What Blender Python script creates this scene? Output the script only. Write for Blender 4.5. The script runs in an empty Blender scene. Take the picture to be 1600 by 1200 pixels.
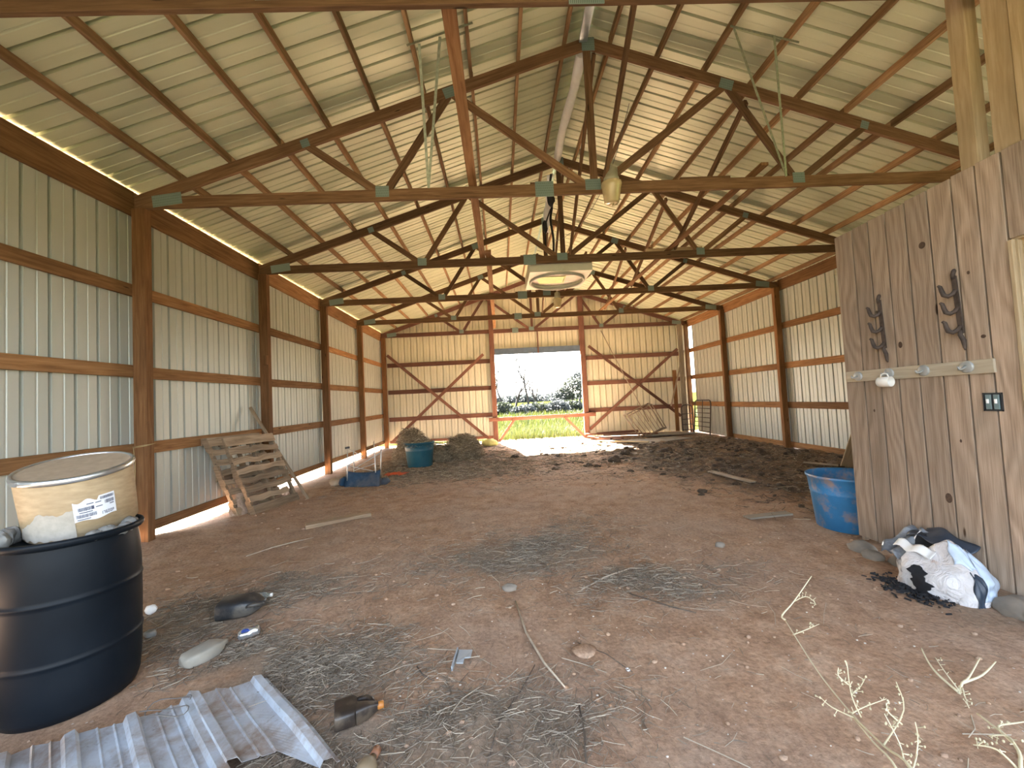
import bpy, math, random
import numpy as np
from mathutils import Vector, Matrix

SC = bpy.context.scene
COL = SC.collection
rnd = random.Random(7)

# ------------------------------------------------------------------ camera
CAM_F, CAM_YAW, CAM_PITCH, CAM_ROLL = 622.63, 0.0307, 0.0405, -0.0501
cd = bpy.data.cameras.new('camera'); cam = bpy.data.objects.new('camera', cd); COL.objects.link(cam)
cd.sensor_width = 36.0; cd.lens = CAM_F / 1600 * 36.0; cd.clip_start = 0.05; cd.clip_end = 800
_cy, _sy, _cp, _sp = math.cos(CAM_YAW), math.sin(CAM_YAW), math.cos(CAM_PITCH), math.sin(CAM_PITCH)
_F = Vector((_sy*_cp, _cy*_cp, _sp)); _R0 = Vector((_cy, -_sy, 0)); _U0 = _R0.cross(_F)
_c, _s = math.cos(CAM_ROLL), math.sin(CAM_ROLL)
_R = _R0*_c + _U0*_s; _U = _R0*(-_s) + _U0*_c
M = Matrix((( _R.x, _U.x, -_F.x, 0), (_R.y, _U.y, -_F.y, 0), (_R.z, _U.z, -_F.z, 1.5), (0, 0, 0, 1)))
cam.matrix_world = M
SC.camera = cam

# ------------------------------------------------------------------ world, sun, exposure
SUN_DIR = Vector((0.20, -1.0, -0.85)).normalized()
w = bpy.data.worlds.new('world'); SC.world = w; w.use_nodes = True
wn = w.node_tree; wn.nodes.clear()
sky = wn.nodes.new('ShaderNodeTexSky'); sky.sky_type = 'NISHITA'; sky.sun_disc = False
sky.sun_elevation = math.asin(-SUN_DIR.z); sky.sun_rotation = math.atan2(-SUN_DIR.x, -SUN_DIR.y)
sky.air_density = 1.0; sky.dust_density = 3.0; sky.ozone_density = 1.0
hsv = wn.nodes.new('ShaderNodeHueSaturation'); hsv.inputs['Saturation'].default_value = 0.55
bg = wn.nodes.new('ShaderNodeBackground'); bg.inputs['Strength'].default_value = 0.19
wo = wn.nodes.new('ShaderNodeOutputWorld')
wn.links.new(sky.outputs[0], hsv.inputs['Color']); wn.links.new(hsv.outputs[0], bg.inputs['Color']); wn.links.new(bg.outputs[0], wo.inputs[0])
sl = bpy.data.lights.new('sun', 'SUN'); sl.energy = 32.0; sl.angle = math.radians(0.6); sl.color = (1.0, 0.95, 0.88)
so = bpy.data.objects.new('sun', sl); COL.objects.link(so)
so.rotation_euler = SUN_DIR.to_track_quat('-Z', 'Y').to_euler(); so.location = (-4, 30, 26)
SC.view_settings.view_transform = 'Standard'; SC.view_settings.look = 'None'
SC.view_settings.gamma = 1.0; SC.view_settings.use_curve_mapping = False
SC.view_settings.exposure = 3.3
try:
    SC.cycles.max_bounces = 12; SC.cycles.diffuse_bounces = 7; SC.cycles.glossy_bounces = 4
    SC.cycles.sample_clamp_indirect = 6.0
    SC.cycles.use_denoising = True
except Exception:
    pass

# ------------------------------------------------------------------ dimensions
XL, XLO, XR, XRO = -4.07, -4.22, 6.90, 7.04          # post inner / outer faces
XC = 1.30                                           # ridge line
CH = 3.975                                          # underside of the bottom chords
HR = 5.82                                           # underside of top chord at the ridge
SL = 1/3.0
FY = [2.40, 4.76, 7.20, 9.64, 12.08, 14.50]         # frames
ORD = ['first', 'second', 'third', 'fourth', 'fifth', 'sixth', 'seventh', 'eighth', 'ninth', 'tenth']
ZROOF = HR + 0.148 + 0.094                           # roof sheet underside at the ridge
def roof_z(x): return ZROOF - SL*abs(x - XC)

# ------------------------------------------------------------------ value noise
_rs = np.random.RandomState(3); _tab = _rs.rand(256, 256)
def vnoise(x, y, f=1.0, o=0):
    x = np.asarray(x, float)*f + 31.7*o + 500; y = np.asarray(y, float)*f + 17.3*o + 500
    xi = np.floor(x).astype(int); yi = np.floor(y).astype(int); fx = x - xi; fy = y - yi
    fx = fx*fx*(3-2*fx); fy = fy*fy*(3-2*fy)
    g = lambda a, b: _tab[a % 256, b % 256]
    return (g(xi, yi)*(1-fx) + g(xi+1, yi)*fx)*(1-fy) + (g(xi, yi+1)*(1-fx) + g(xi+1, yi+1)*fx)*fy
def bump2(x, y, cx, cy, rx, ry): return np.exp(-(((x-cx)/rx)**2 + ((y-cy)/ry)**2))
def ground_h(x, y):
    x = np.asarray(x, float); y = np.asarray(y, float)
    h = (vnoise(x, y, .5, 1)-.5)*.05 + (vnoise(x, y, 1.7, 2)-.5)*.025 + (vnoise(x, y, 5, 3)-.5)*.012
    h = h + bump2(x, y, -4.1, 4.85, .5, .5)*.10
    man = manure(x, y)
    h = h + man*(np.maximum(vnoise(x, y, 3.2, 4)-.45, 0)*.09 + np.maximum(vnoise(x, y, 7, 6)-.45, 0)*.09 + (vnoise(x, y, 13, 8)-.5)*.045)
    flat = bump2(x, y, -2.43, 2.33, .5, .5) + bump2(x, y, 3.3, 4.1, .4, .4)
    h = h*(1-.8*np.clip(flat, 0, 1))
    return h
def manure(x, y):
    a = np.clip((x + .25*y - 4.1)/1.5, 0, 1)*np.clip((y-4.2)/1.5, 0, 1)
    b = np.clip((y-7.2)/2.0, 0, 1)*np.clip((x+3.4)/1.2, 0, 1)*.42
    c = np.clip((13.4-y)/1.6, 0, 1)
    return np.clip(np.maximum(a, b), 0, 1)*c
def gz(x, y): return float(ground_h(x, y))

# ------------------------------------------------------------------ mesh builder
class MB:
    def __init__(s): s.v = []; s.f = []; s.uv = []; s.t = []; s.sm = []
    def face(s, idx, uvs=None, tint=.5, smooth=False):
        s.f.append(idx); s.uv.append(uvs or [(0, 0)]*len(idx)); s.t.append(tint); s.sm.append(smooth)
    def hexa(s, P, L, Wd, Hd, tint=None):
        """8 points: P[0..3] start ring, P[4..7] end ring; u runs along the length"""
        t = rnd.random() if tint is None else tint
        o = len(s.v); s.v += [tuple(p) for p in P]
        u0, v0 = rnd.random()*20, rnd.random()*20
        dims = [Wd, Hd, Wd, Hd]; a = v0
        for i in range(4):
            j = (i+1) % 4
            s.face((o+i, o+j, o+4+j, o+4+i), [(u0, a), (u0, a+dims[i]), (u0+L, a+dims[i]), (u0+L, a)], t)
            a += dims[i]
        s.face((o+3, o+2, o+1, o), [(u0, v0), (u0, v0+Wd), (u0+.01, v0+Wd), (u0+.01, v0)], t)
        s.face((o+4, o+5, o+6, o+7), [(u0, v0), (u0, v0+Wd), (u0+.01, v0+Wd), (u0+.01, v0)], t)
        return s
    def beam(s, p0, p1, wd, hd, up=(0, 0, 1), tint=None):
        p0, p1, up = Vector(p0), Vector(p1), Vector(up)
        d = (p1-p0); L = d.length; d.normalize()
        side = d.cross(up)
        if side.length < 1e-4: side = d.cross(Vector((0, 1, 0)))
        side.normalize(); up = side.cross(d).normalized()
        a, b = side*wd/2, up*hd/2
        ring = [-a-b, a-b, a+b, -a+b]
        return s.hexa([p0+r for r in ring] + [p1+r for r in ring], L, wd, hd, tint)
    def box(s, c, sz, rz=0.0, tint=None):
        """longest side carries the grain"""
        ax = max(range(3), key=lambda i: sz[i])
        R = Matrix.Rotation(rz, 3, 'Z'); c = Vector(c)
        d = Vector((0, 0, 0)); d[ax] = sz[ax]/2
        oth = [i for i in range(3) if i != ax]
        up = Vector((0, 0, 0)); up[oth[1]] = 1
        return s.beam(c - R @ d, c + R @ d, sz[oth[0]], sz[oth[1]], R @ up, tint)
    def tube(s, path, r, n=8, tint=None, cap=True):
        path = [Vector(p) for p in path]; t = rnd.random() if tint is None else tint
        rs = list(r) if isinstance(r, (list, tuple)) else [r]*len(path)
        o = len(s.v); prev = None; L = 0
        for i, p in enumerate(path):
            d = (path[min(i+1, len(path)-1)] - path[max(i-1, 0)]).normalized()
            if prev is None:
                a = d.orthogonal().normalized()
            else:
                a = (prev - d*prev.dot(d)); a = a.normalized() if a.length > 1e-6 else d.orthogonal().normalized()
            prev = a; b = d.cross(a)
            for k in range(n):
                q = 2*math.pi*k/n; s.v.append(tuple(p + (a*math.cos(q) + b*math.sin(q))*rs[i]))
        for i in range(len(path)-1):
            l = (path[i+1]-path[i]).length
            for k in range(n):
                k2 = (k+1) % n
                s.face((o+i*n+k, o+i*n+k2, o+(i+1)*n+k2, o+(i+1)*n+k), [(L, k/n), (L, (k+1)/n), (L+l, (k+1)/n), (L+l, k/n)], t, n > 4)
            L += l
        if cap:
            s.face(tuple(o+k for k in reversed(range(n))), None, t); m = o+(len(path)-1)*n
            s.face(tuple(m+k for k in range(n)), None, t)
        return s
    def lathe(s, prof, n=48, M=None, tint=.5, closed=False, a0=0, a1=2*math.pi):
        """profile of (r, z); u = angle, v = height"""
        M = M or Matrix(); o = len(s.v); full = abs(a1-a0-2*math.pi) < 1e-6
        m = n if full else n+1
        for r, z in prof:
            for k in range(m):
                q = a0 + (a1-a0)*k/n; s.v.append(tuple(M @ Vector((r*math.cos(q), r*math.sin(q), z))))
        for i in range(len(prof)-1):
            for k in range(n):
                k2 = (k+1) % m
                s.face((o+i*m+k, o+i*m+k2, o+(i+1)*m+k2, o+(i+1)*m+k), [(k/n, prof[i][1]), ((k+1)/n, prof[i][1]), ((k+1)/n, prof[i+1][1]), (k/n, prof[i+1][1])], tint, True)
        return s
    def disc(s, r, z, n=48, M=None, tint=.5, flip=False):
        M = M or Matrix(); o = len(s.v)
        for k in range(n):
            q = 2*math.pi*k/n; s.v.append(tuple(M @ Vector((r*math.cos(q), r*math.sin(q), z))))
        idx = tuple(o+k for k in range(n))
        s.face(tuple(reversed(idx)) if flip else idx, [(.5+.5*math.cos(2*math.pi*k/n), .5+.5*math.sin(2*math.pi*k/n)) for k in range(n)], tint)
        return s
    def poly(s, pts, tint=.5, thick=None, n=None):
        """flat polygon, extruded by thick along n"""
        pts = [Vector(p) for p in pts]
        if n is None: n = (pts[1]-pts[0]).cross(pts[2]-pts[0])
        n = Vector(n).normalized(); o = len(s.v); k = len(pts)
        a = (pts[1]-pts[0]).normalized(); b = n.cross(a)
        uv = [((p-pts[0]).dot(a), (p-pts[0]).dot(b)) for p in pts]
        s.v += [tuple(p) for p in pts]
        if not thick:
            s.face(tuple(range(o, o+k)), uv, tint); return s
        s.v += [tuple(p - n*thick) for p in pts]
        s.face(tuple(range(o, o+k)), uv, tint)
        s.face(tuple(reversed(range(o+k, o+2*k))), list(reversed(uv)), tint)
        for i in range(k):
            j = (i+1) % k
            s.face((o+j, o+i, o+k+i, o+k+j), [uv[j], uv[i], uv[i], uv[j]], tint)
        return s
    def grid(s, P, smooth=True, tint=.5, uv=None):
        """P[i][j] points"""
        o = len(s.v); ni, nj = len(P), len(P[0])
        for r in P: s.v += [tuple(p) for p in r]
        for i in range(ni-1):
            for j in range(nj-1):
                f = (o+i*nj+j, o+i*nj+j+1, o+(i+1)*nj+j+1, o+(i+1)*nj+j)
                s.face(f, [(i/(ni-1), j/(nj-1)), (i/(ni-1), (j+1)/(nj-1)), ((i+1)/(ni-1), (j+1)/(nj-1)), ((i+1)/(ni-1), j/(nj-1))], tint, smooth)
        return s
    def blob(s, c, rad, amp=.15, f=3.0, seed=0, nu=20, nv=12, tint=None, squash=None, smooth=True):
        c = Vector(c); t = rnd.random() if tint is None else tint; P = []
        for i in range(nv+1):
            th = math.pi*i/nv; row = []
            for j in range(nu+1):
                ph = 2*math.pi*(j % nu)/nu
                d = Vector((math.sin(th)*math.cos(ph), math.sin(th)*math.sin(ph), math.cos(th)))
                k = 1 + amp*2*(float(vnoise(d.x*f+d.z*f*.7, d.y*f-d.z*f*.6, 1, seed)) - .5)
                p = Vector((d.x*rad[0]*k, d.y*rad[1]*k, d.z*rad[2]*k))
                if squash is not None: p.z = max(p.z, squash)
                row.append(c+p)
            P.append(row)
        s.grid(P, smooth, t); return s
    def build(s, name, mat, parent=None, bevel=0, origin=None, weld=False):
        base = Vector((0, 0, 0))
        if parent is not None:
            q = parent
            while q is not None: base = base + Vector(q.location); q = q.parent
        elif origin is not None: base = Vector(origin)
        else:
            a = np.array(s.v); base = Vector(((a[:, 0].min()+a[:, 0].max())/2, (a[:, 1].min()+a[:, 1].max())/2, a[:, 2].min()))
        me = bpy.data.meshes.new(name)
        me.from_pydata([(x-base.x, y-base.y, z-base.z) for x, y, z in s.v], [], s.f)
        ul = me.uv_layers.new(name='UVMap'); flat = []
        for u in s.uv:
            for q in u: flat += q
        ul.data.foreach_set('uv', flat)
        at = me.attributes.new('tint', 'FLOAT', 'FACE'); at.data.foreach_set('value', s.t)
        me.polygons.foreach_set('use_smooth', s.sm)
        me.update()
        if isinstance(mat, (list, tuple)):
            for m in mat: me.materials.append(m)
        elif mat: me.materials.append(mat)
        ob = bpy.data.objects.new(name, me); COL.objects.link(ob)
        if parent is not None: ob.parent = parent
        else: ob.location = base
        if weld:
            wm = ob.modifiers.new('weld', 'WELD'); wm.merge_threshold = .0004
        if bevel:
            b = ob.modifiers.new('bevel', 'BEVEL'); b.width = bevel; b.segments = 1; b.limit_method = 'ANGLE'; b.angle_limit = math.radians(50)
        return ob
def tag(o, label=None, cat=None, group=None, kind=None):
    if label: o['label'] = label
    if cat: o['category'] = cat
    if group: o['group'] = group
    if kind: o['kind'] = kind
    return o
def thing(name, label, cat, loc, group=None):
    o = bpy.data.objects.new(name, None); COL.objects.link(o); o.location = loc; o.empty_display_size = .1
    return tag(o, label, cat, group)

# ------------------------------------------------------------------ materials
def nodes_of(m):
    m.use_nodes = True; nt = m.node_tree; return nt, nt.nodes['Principled BSDF']
def ramp(nt, fac, stops):
    r = nt.nodes.new('ShaderNodeValToRGB'); e = r.color_ramp.elements
    while len(e) > 2: e.remove(e[-1])
    for i, (p, c) in enumerate(stops):
        el = e[i] if i < 2 else e.new(p)
        el.position = p; el.color = (*c, 1)
    nt.links.new(fac, r.inputs[0]); return r.outputs[0]
def mixc(nt, fac, a, b, mode='MIX'):
    m = nt.nodes.new('ShaderNodeMix'); m.data_type = 'RGBA'; m.blend_type = mode
    if isinstance(fac, (int, float)): m.inputs[0].default_value = fac
    else: nt.links.new(fac, m.inputs[0])
    for i, q in ((6, a), (7, b)):
        if isinstance(q, tuple): m.inputs[i].default_value = (*q, 1)
        else: nt.links.new(q, m.inputs[i])
    return m.outputs[2]
def math_(nt, op, a, b=None):
    m = nt.nodes.new('ShaderNodeMath'); m.operation = op
    for i, q in ((0, a), (1, b)):
        if q is None: continue
        if isinstance(q, (int, float)): m.inputs[i].default_value = q
        else: nt.links.new(q, m.inputs[i])
    return m.outputs[0]
def tex(nt, kind, vec, scale, detail=3, rough=.55, dist=0):
    if kind == 'noise':
        n = nt.nodes.new('ShaderNodeTexNoise'); n.inputs['Scale'].default_value = scale; n.inputs['Detail'].default_value = detail
        n.inputs['Roughness'].default_value = rough; n.inputs['Distortion'].default_value = dist
    else:
        n = nt.nodes.new('ShaderNodeTexVoronoi'); n.inputs['Scale'].default_value = scale
    if vec is not None: nt.links.new(vec, n.inputs['Vector'])
    return n
def coords(nt, which='Object', scale=(1, 1, 1), loc=(0, 0, 0)):
    tc = nt.nodes.new('ShaderNodeTexCoord'); mp = nt.nodes.new('ShaderNodeMapping')
    mp.inputs['Scale'].default_value = scale; mp.inputs['Location'].default_value = loc
    nt.links.new(tc.outputs[which], mp.inputs['Vector']); return mp.outputs[0]
def bump(nt, bsdf, h, strength=.3, dist=.01):
    b = nt.nodes.new('ShaderNodeBump'); b.inputs['Strength'].default_value = strength; b.inputs['Distance'].default_value = dist
    nt.links.new(h, b.inputs['Height']); nt.links.new(b.outputs[0], bsdf.inputs['Normal'])
def attr(nt, name='tint'):
    a = nt.nodes.new('ShaderNodeAttribute'); a.attribute_name = name; return a.outputs['Fac']

def wood(name, c1, c2, c3, rough=.8, grain=22, knots=True, tintamt=.35, wavy=0):
    m = bpy.data.materials.new(name); nt, b = nodes_of(m)
    uv = coords(nt, 'UV', (1.4, grain, 1)); n = tex(nt, 'noise', uv, 1.6, 6, .6, .6+wavy)
    col = ramp(nt, n.outputs['Fac'], [(.28, c1), (.5, c2), (.72, c3)])
    uv2 = coords(nt, 'UV', (.7, 2.2, 1)); n2 = tex(nt, 'noise', uv2, 1.7, 3)
    dark = tuple(x*.45 for x in c1)
    f = ramp(nt, n2.outputs['Fac'], [(.35, (0, 0, 0)), (.75, (1, 1, 1))])
    col = mixc(nt, math_(nt, 'MULTIPLY', f, .45), col, dark)
    if knots:
        uv3 = coords(nt, 'UV', (1.1, 5.5, 1)); v = tex(nt, 'voro', uv3, 1.5)
        k = ramp(nt, v.outputs['Distance'], [(.05, (1, 1, 1)), (.10, (0, 0, 0))])
        rr = math_(nt, 'GREATER_THAN', v.outputs['Color'], .45)
        col = mixc(nt, math_(nt, 'MULTIPLY', k, rr), col, tuple(x*.35 for x in c1))
    t = attr(nt); tv = math_(nt, 'ADD', math_(nt, 'MULTIPLY', t, tintamt*2), 1-tintamt)
    h = nt.nodes.new('ShaderNodeHueSaturation'); nt.links.new(tv, h.inputs['Value']); nt.links.new(col, h.inputs['Color'])
    nt.links.new(h.outputs[0], b.inputs['Base Color']); b.inputs['Roughness'].default_value = rough
    b.inputs['Specular IOR Level'].default_value = .25
    bump(nt, b, n.outputs['Fac'], .35, .004)
    return m
def plain(name, c, rough=.6, metal=0, var=.2, scale=6, dirt=None, dirtamt=.5, bumpk=0, spec=.5, dscale=3, coat=0):
    m = bpy.data.materials.new(name); nt, b = nodes_of(m)
    v = coords(nt, 'Object'); n = tex(nt, 'noise', v, scale, 5)
    lo = tuple(x*(1-var) for x in c); hi = tuple(min(1, x*(1+var)) for x in c)
    col = ramp(nt, n.outputs['Fac'], [(.3, lo), (.7, hi)])
    if dirt:
        n2 = tex(nt, 'noise', v, dscale, 6, .65)
        f = ramp(nt, n2.outputs['Fac'], [(.48, (0, 0, 0)), (.62, (1, 1, 1))])
        col = mixc(nt, math_(nt, 'MULTIPLY', f, dirtamt), col, dirt)
    nt.links.new(col, b.inputs['Base Color']); b.inputs['Roughness'].default_value = rough; b.inputs['Metallic'].default_value = metal
    b.inputs['Specular IOR Level'].default_value = spec
    if bumpk: bump(nt, b, n.outputs['Fac'], bumpk, .006)
    return m

W_FRAME = wood('frame_lumber', (.17, .08, .031), (.29, .15, .062), (.39, .22, .10))
W_TRUSS = wood('truss_lumber', (.10, .052, .024), (.175, .097, .048), (.25, .15, .08))
W_POST = wood('post_lumber', (.15, .066, .025), (.25, .12, .048), (.33, .175, .078))
W_PURL = wood('purlin_lumber', (.17, .095, .045), (.30, .18, .09), (.42, .28, .15), grain=14, knots=True)
W_GREY = wood('weathered_lumber', (.20, .165, .125), (.31, .26, .20), (.40, .345, .275))
W_PALE = wood('fresh_lumber', (.36, .265, .15), (.48, .37, .23), (.57, .46, .31), tintamt=.15)
W_PALLET = wood('pallet_wood', (.17, .115, .07), (.31, .22, .14), (.42, .31, .205), tintamt=.35)
W_RED = wood('end_wall_lumber', (.105, .047, .03), (.175, .082, .055), (.24, .122, .085))

def plank_mat():
    m = bpy.data.materials.new('barn_planks'); nt, b = nodes_of(m)
    # cathedral grain: bands across the board bent by a stretched noise
    uv = coords(nt, 'UV', (.32, 1, 1)); n = tex(nt, 'noise', uv, 3.4, 1.5, .5, .15)
    sep = nt.nodes.new('ShaderNodeSeparateXYZ'); nt.links.new(coords(nt, 'UV'), sep.inputs[0])
    ph = math_(nt, 'ADD', math_(nt, 'MULTIPLY', sep.outputs[1], 42.0), math_(nt, 'MULTIPLY', n.outputs['Fac'], 17.0))
    band = math_(nt, 'ADD', math_(nt, 'MULTIPLY', math_(nt, 'SINE', math_(nt, 'MULTIPLY', ph, 2.2)), .5), .5)
    fine = tex(nt, 'noise', coords(nt, 'UV', (2, 60, 1)), 2.0, 4)
    g = math_(nt, 'ADD', math_(nt, 'MULTIPLY', band, .20), math_(nt, 'MULTIPLY', fine.outputs['Fac'], .8))
    col = ramp(nt, g, [(.25, (.22, .16, .112)), (.5, (.36, .272, .20)), (.78, (.49, .385, .295))])
    big = tex(nt, 'noise', coords(nt, 'UV', (.8, 1.5, 1)), 2.5, 3)
    col = mixc(nt, ramp(nt, big.outputs['Fac'], [(.4, (0, 0, 0)), (.75, (.55, .55, .55))]), col, (.30, .25, .20))
    v = tex(nt, 'voro', coords(nt, 'UV', (1.3, 5.2, 1)), 1.25)
    k = ramp(nt, v.outputs['Distance'], [(.055, (1, 1, 1)), (.085, (0, 0, 0))])
    col = mixc(nt, math_(nt, 'MULTIPLY', k, math_(nt, 'GREATER_THAN', v.outputs['Color'], .5)), col, (.07, .042, .024))
    t = attr(nt); tv = math_(nt, 'ADD', math_(nt, 'MULTIPLY', t, .55), .72)
    h = nt.nodes.new('ShaderNodeHueSaturation'); nt.links.new(tv, h.inputs['Value']); nt.links.new(col, h.inputs['Color'])
    nt.links.new(h.outputs[0], b.inputs['Base Color']); b.inputs['Roughness'].default_value = .85; b.inputs['Specular IOR Level'].default_value = .2
    bump(nt, b, g, .3, .003); return m
W_PLANK = plank_mat()

def sheet_mat(name, c, streak=(.5, .5, .5), rough=.45, axis='Z', amt=.4):
    m = bpy.data.materials.new(name); nt, b = nodes_of(m)
    sc = {'Z': (2.2, 2.2, .18), 'X': (.2, 2.5, .2)}[axis]
    n = tex(nt, 'noise', coords(nt, 'Object', sc), 1.6, 4)
    col = mixc(nt, math_(nt, 'MULTIPLY', ramp(nt, n.outputs['Fac'], [(.42, (0, 0, 0)), (.7, (1, 1, 1))]), amt), c, streak)
    nt.links.new(col, b.inputs['Base Color']); b.inputs['Roughness'].default_value = rough
    b.inputs['Specular IOR Level'].default_value = .5; b.inputs['Metallic'].default_value = .15
    n2 = tex(nt, 'noise', coords(nt, 'Object', (1, 1, 1)), 3.0, 2)
    bump(nt, b, n2.outputs['Fac'], .25, .01); return m
S_WALL = sheet_mat('siding_backside', (.50, .52, .47), (.41, .43, .38))
S_END = sheet_mat('end_siding_backside', (.72, .68, .52), (.62, .58, .43))
S_ROOF = sheet_mat('roof_backside', (.62, .65, .47), (.47, .49, .34), axis='X', amt=.5)
GALV = plain('galvanised_steel', (.42, .50, .47), .4, .6, .25, 30)
STEEL = plain('bright_steel', (.62, .64, .66), .3, .9, .1, 8)
RUST = plain('rusty_iron', (.075, .055, .045), .75, .3, .4, 20)
BLACKP = plain('black_plastic', (.004, .007, .011), .45, 0, .3, 3, (.009, .010, .012), .3, spec=.17)
WHITE = plain('white_enamel', (.78, .77, .73), .35, 0, .05, 5, (.4, .36, .3), .25)
WHITEP = plain('white_plastic', (.85, .85, .83), .4, 0, .05)

def plate_mat():
    m = bpy.data.materials.new('nail_plate'); nt, b = nodes_of(m)
    br = nt.nodes.new('ShaderNodeTexBrick'); br.inputs['Scale'].default_value = 1.0
    br.inputs['Brick Width'].default_value = .012; br.inputs['Row Height'].default_value = .03; br.inputs['Mortar Size'].default_value = .004
    br.inputs['Color1'].default_value = (.09, .125, .115, 1); br.inputs['Color2'].default_value = (.12, .16, .145, 1); br.inputs['Mortar'].default_value = (.24, .32, .295, 1)
    nt.links.new(coords(nt, 'UV'), br.inputs['Vector']); nt.links.new(br.outputs['Color'], b.inputs['Base Color'])
    b.inputs['Metallic'].default_value = .4; b.inputs['Roughness'].default_value = .45; return m
PLATE = plate_mat()

def dirt_mat():
    m = bpy.data.materials.new('packed_dirt'); nt, b = nodes_of(m)
    v = coords(nt, 'Object'); big = tex(nt, 'noise', v, .7, 5, .6); mid = tex(nt, 'noise', v, 4.5, 6, .65); fine = tex(nt, 'noise', v, 38, 6, .7)
    col = ramp(nt, mid.outputs['Fac'], [(.3, (.285, .170, .102)), (.5, (.40, .255, .162)), (.72, (.50, .355, .245))])
    f = ramp(nt, big.outputs['Fac'], [(.42, (0, 0, 0)), (.66, (1, 1, 1))])
    col = mixc(nt, math_(nt, 'MULTIPLY', f, .55), col, (.38, .295, .235))
    lit = attr(nt, 'litter')
    lf = math_(nt, 'MULTIPLY', ramp(nt, math_(nt, 'ADD', lit, math_(nt, 'MULTIPLY', math_(nt, 'SUBTRACT', mid.outputs['Fac'], .5), .9)), [(.3, (0, 0, 0)), (.62, (1, 1, 1))]), .75)
    col = mixc(nt, lf, col, (.27, .215, .16))
    man = attr(nt, 'manure')
    mf = math_(nt, 'MULTIPLY', ramp(nt, math_(nt, 'ADD', man, math_(nt, 'MULTIPLY', math_(nt, 'SUBTRACT', mid.outputs['Fac'], .5), 1.2)), [(.35, (0, 0, 0)), (.7, (1, 1, 1))]), .8)
    col = mixc(nt, mf, col, (.16, .112, .075))
    fg = ramp(nt, fine.outputs['Fac'], [(.3, (.62, .62, .62)), (.7, (1.25, 1.25, 1.25))])
    col = mixc(nt, 1.0, col, fg, 'MULTIPLY')
    vo = tex(nt, 'voro', v, 26); sp = math_(nt, 'MULTIPLY', math_(nt, 'LESS_THAN', vo.outputs['Distance'], .13), math_(nt, 'GREATER_THAN', vo.outputs['Color'], .72))
    col = mixc(nt, sp, col, (.55, .50, .44))
    nt.links.new(col, b.inputs['Base Color']); b.inputs['Roughness'].default_value = .95; b.inputs['Specular IOR Level'].default_value = .15
    hh = math_(nt, 'ADD', math_(nt, 'MULTIPLY', mid.outputs['Fac'], .6), math_(nt, 'MULTIPLY', fine.outputs['Fac'], .4))
    bump(nt, b, hh, .7, .03); return m
DIRT = dirt_mat()
def straw_mat(name, c1, c2, c3):
    m = bpy.data.materials.new(name); nt, b = nodes_of(m)
    nt.links.new(ramp(nt, attr(nt), [(.1, c1), (.6, c2), (.98, c3)]), b.inputs['Base Color'])
    b.inputs['Roughness'].default_value = .7; b.inputs['Specular IOR Level'].default_value = .3; return m
STRAW = straw_mat('old_straw', (.14, .112, .082), (.24, .195, .145), (.42, .36, .27))
STRAWD = straw_mat('dirty_straw', (.075, .055, .038), (.16, .12, .082), (.40, .32, .22))
HAY = straw_mat('hay', (.15, .115, .075), (.33, .265, .175), (.58, .50, .35))
STALK = straw_mat('dry_stalk', (.40, .35, .22), (.56, .50, .33), (.68, .62, .43))
def grass_mat(name, c1, c2, c3, tr=.35):
    m = bpy.data.materials.new(name); nt, b = nodes_of(m)
    c = ramp(nt, attr(nt), [(.1, c1), (.55, c2), (.98, c3)])
    nt.links.new(c, b.inputs['Base Color']); b.inputs['Roughness'].default_value = .7
    td = nt.nodes.new('ShaderNodeBsdfTranslucent'); nt.links.new(c, td.inputs[0])
    mx = nt.nodes.new('ShaderNodeMixShader'); mx.inputs[0].default_value = tr
    nt.links.new(b.outputs[0], mx.inputs[1]); nt.links.new(td.outputs[0], mx.inputs[2])
    nt.links.new(mx.outputs[0], nt.nodes['Material Output'].inputs[0]); return m
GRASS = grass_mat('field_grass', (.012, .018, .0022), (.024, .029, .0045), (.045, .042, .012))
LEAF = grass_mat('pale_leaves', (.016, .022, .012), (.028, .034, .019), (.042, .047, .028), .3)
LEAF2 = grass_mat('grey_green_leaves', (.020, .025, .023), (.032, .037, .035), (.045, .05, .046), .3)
BARK = plain('bark', (.022, .018, .017), .9, 0, .3, 10)
YARD = plain('yard_soil', (.085, .068, .045), .95, 0, .4, 3, (.06, .07, .03), .6, spec=.1, dscale=.6)
MEADOW = plain('meadow_ground', (.020, .025, .005), .95, 0, .4, 3, (.026, .024, .010), .6, spec=0.0, dscale=.6)

# ================================================================== SETTING
# dirt floor: fine near the camera
def litter(x, y):
    L = 0
    for cx, cy, rx, ry, k in ((-1.15, 2.35, .55, .40, 1), (-.75, 1.75, .6, .3, 1), (-.1, 1.85, .55, .3, .9), (.1, 3.95, .9, .55, .8), (1.1, 3.3, .7, .4, .65),
                              (-2.3, 3.1, .55, .5, .8), (-1.75, 3.6, .6, .3, .5), (-1.6, 2.6, .5, .3, .7), (.9, 4.6, .5, .4, .4), (-1.2, 8.6, 1.5, .9, .8), (2.9, 2.5, .35, .25, .5)):
        L = np.maximum(L, k*bump2(x, y, cx, cy, rx, ry))
    return L
xs = np.concatenate([np.arange(-9, -4.6, .3), np.arange(-4.6, 7.3, .04), np.arange(7.3, 9.1, .3)])
ys = np.concatenate([np.arange(-1.2, .8, .2), np.arange(.8, 9, .035), np.arange(9, 15.3, .06)])
GX, GY = np.meshgrid(xs, ys, indexing='ij'); GZ = ground_h(GX, GY)
edge = np.clip((-4.4-GX)/.5, 0, 1) + np.clip((GX-7.2)/.5, 0, 1) + np.clip((GY-14.75)/.4, 0, 1)
GZ = GZ*(1-np.clip(edge, 0, 1)) + np.clip(edge, 0, 1)*.0
nx, ny = GX.shape
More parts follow.
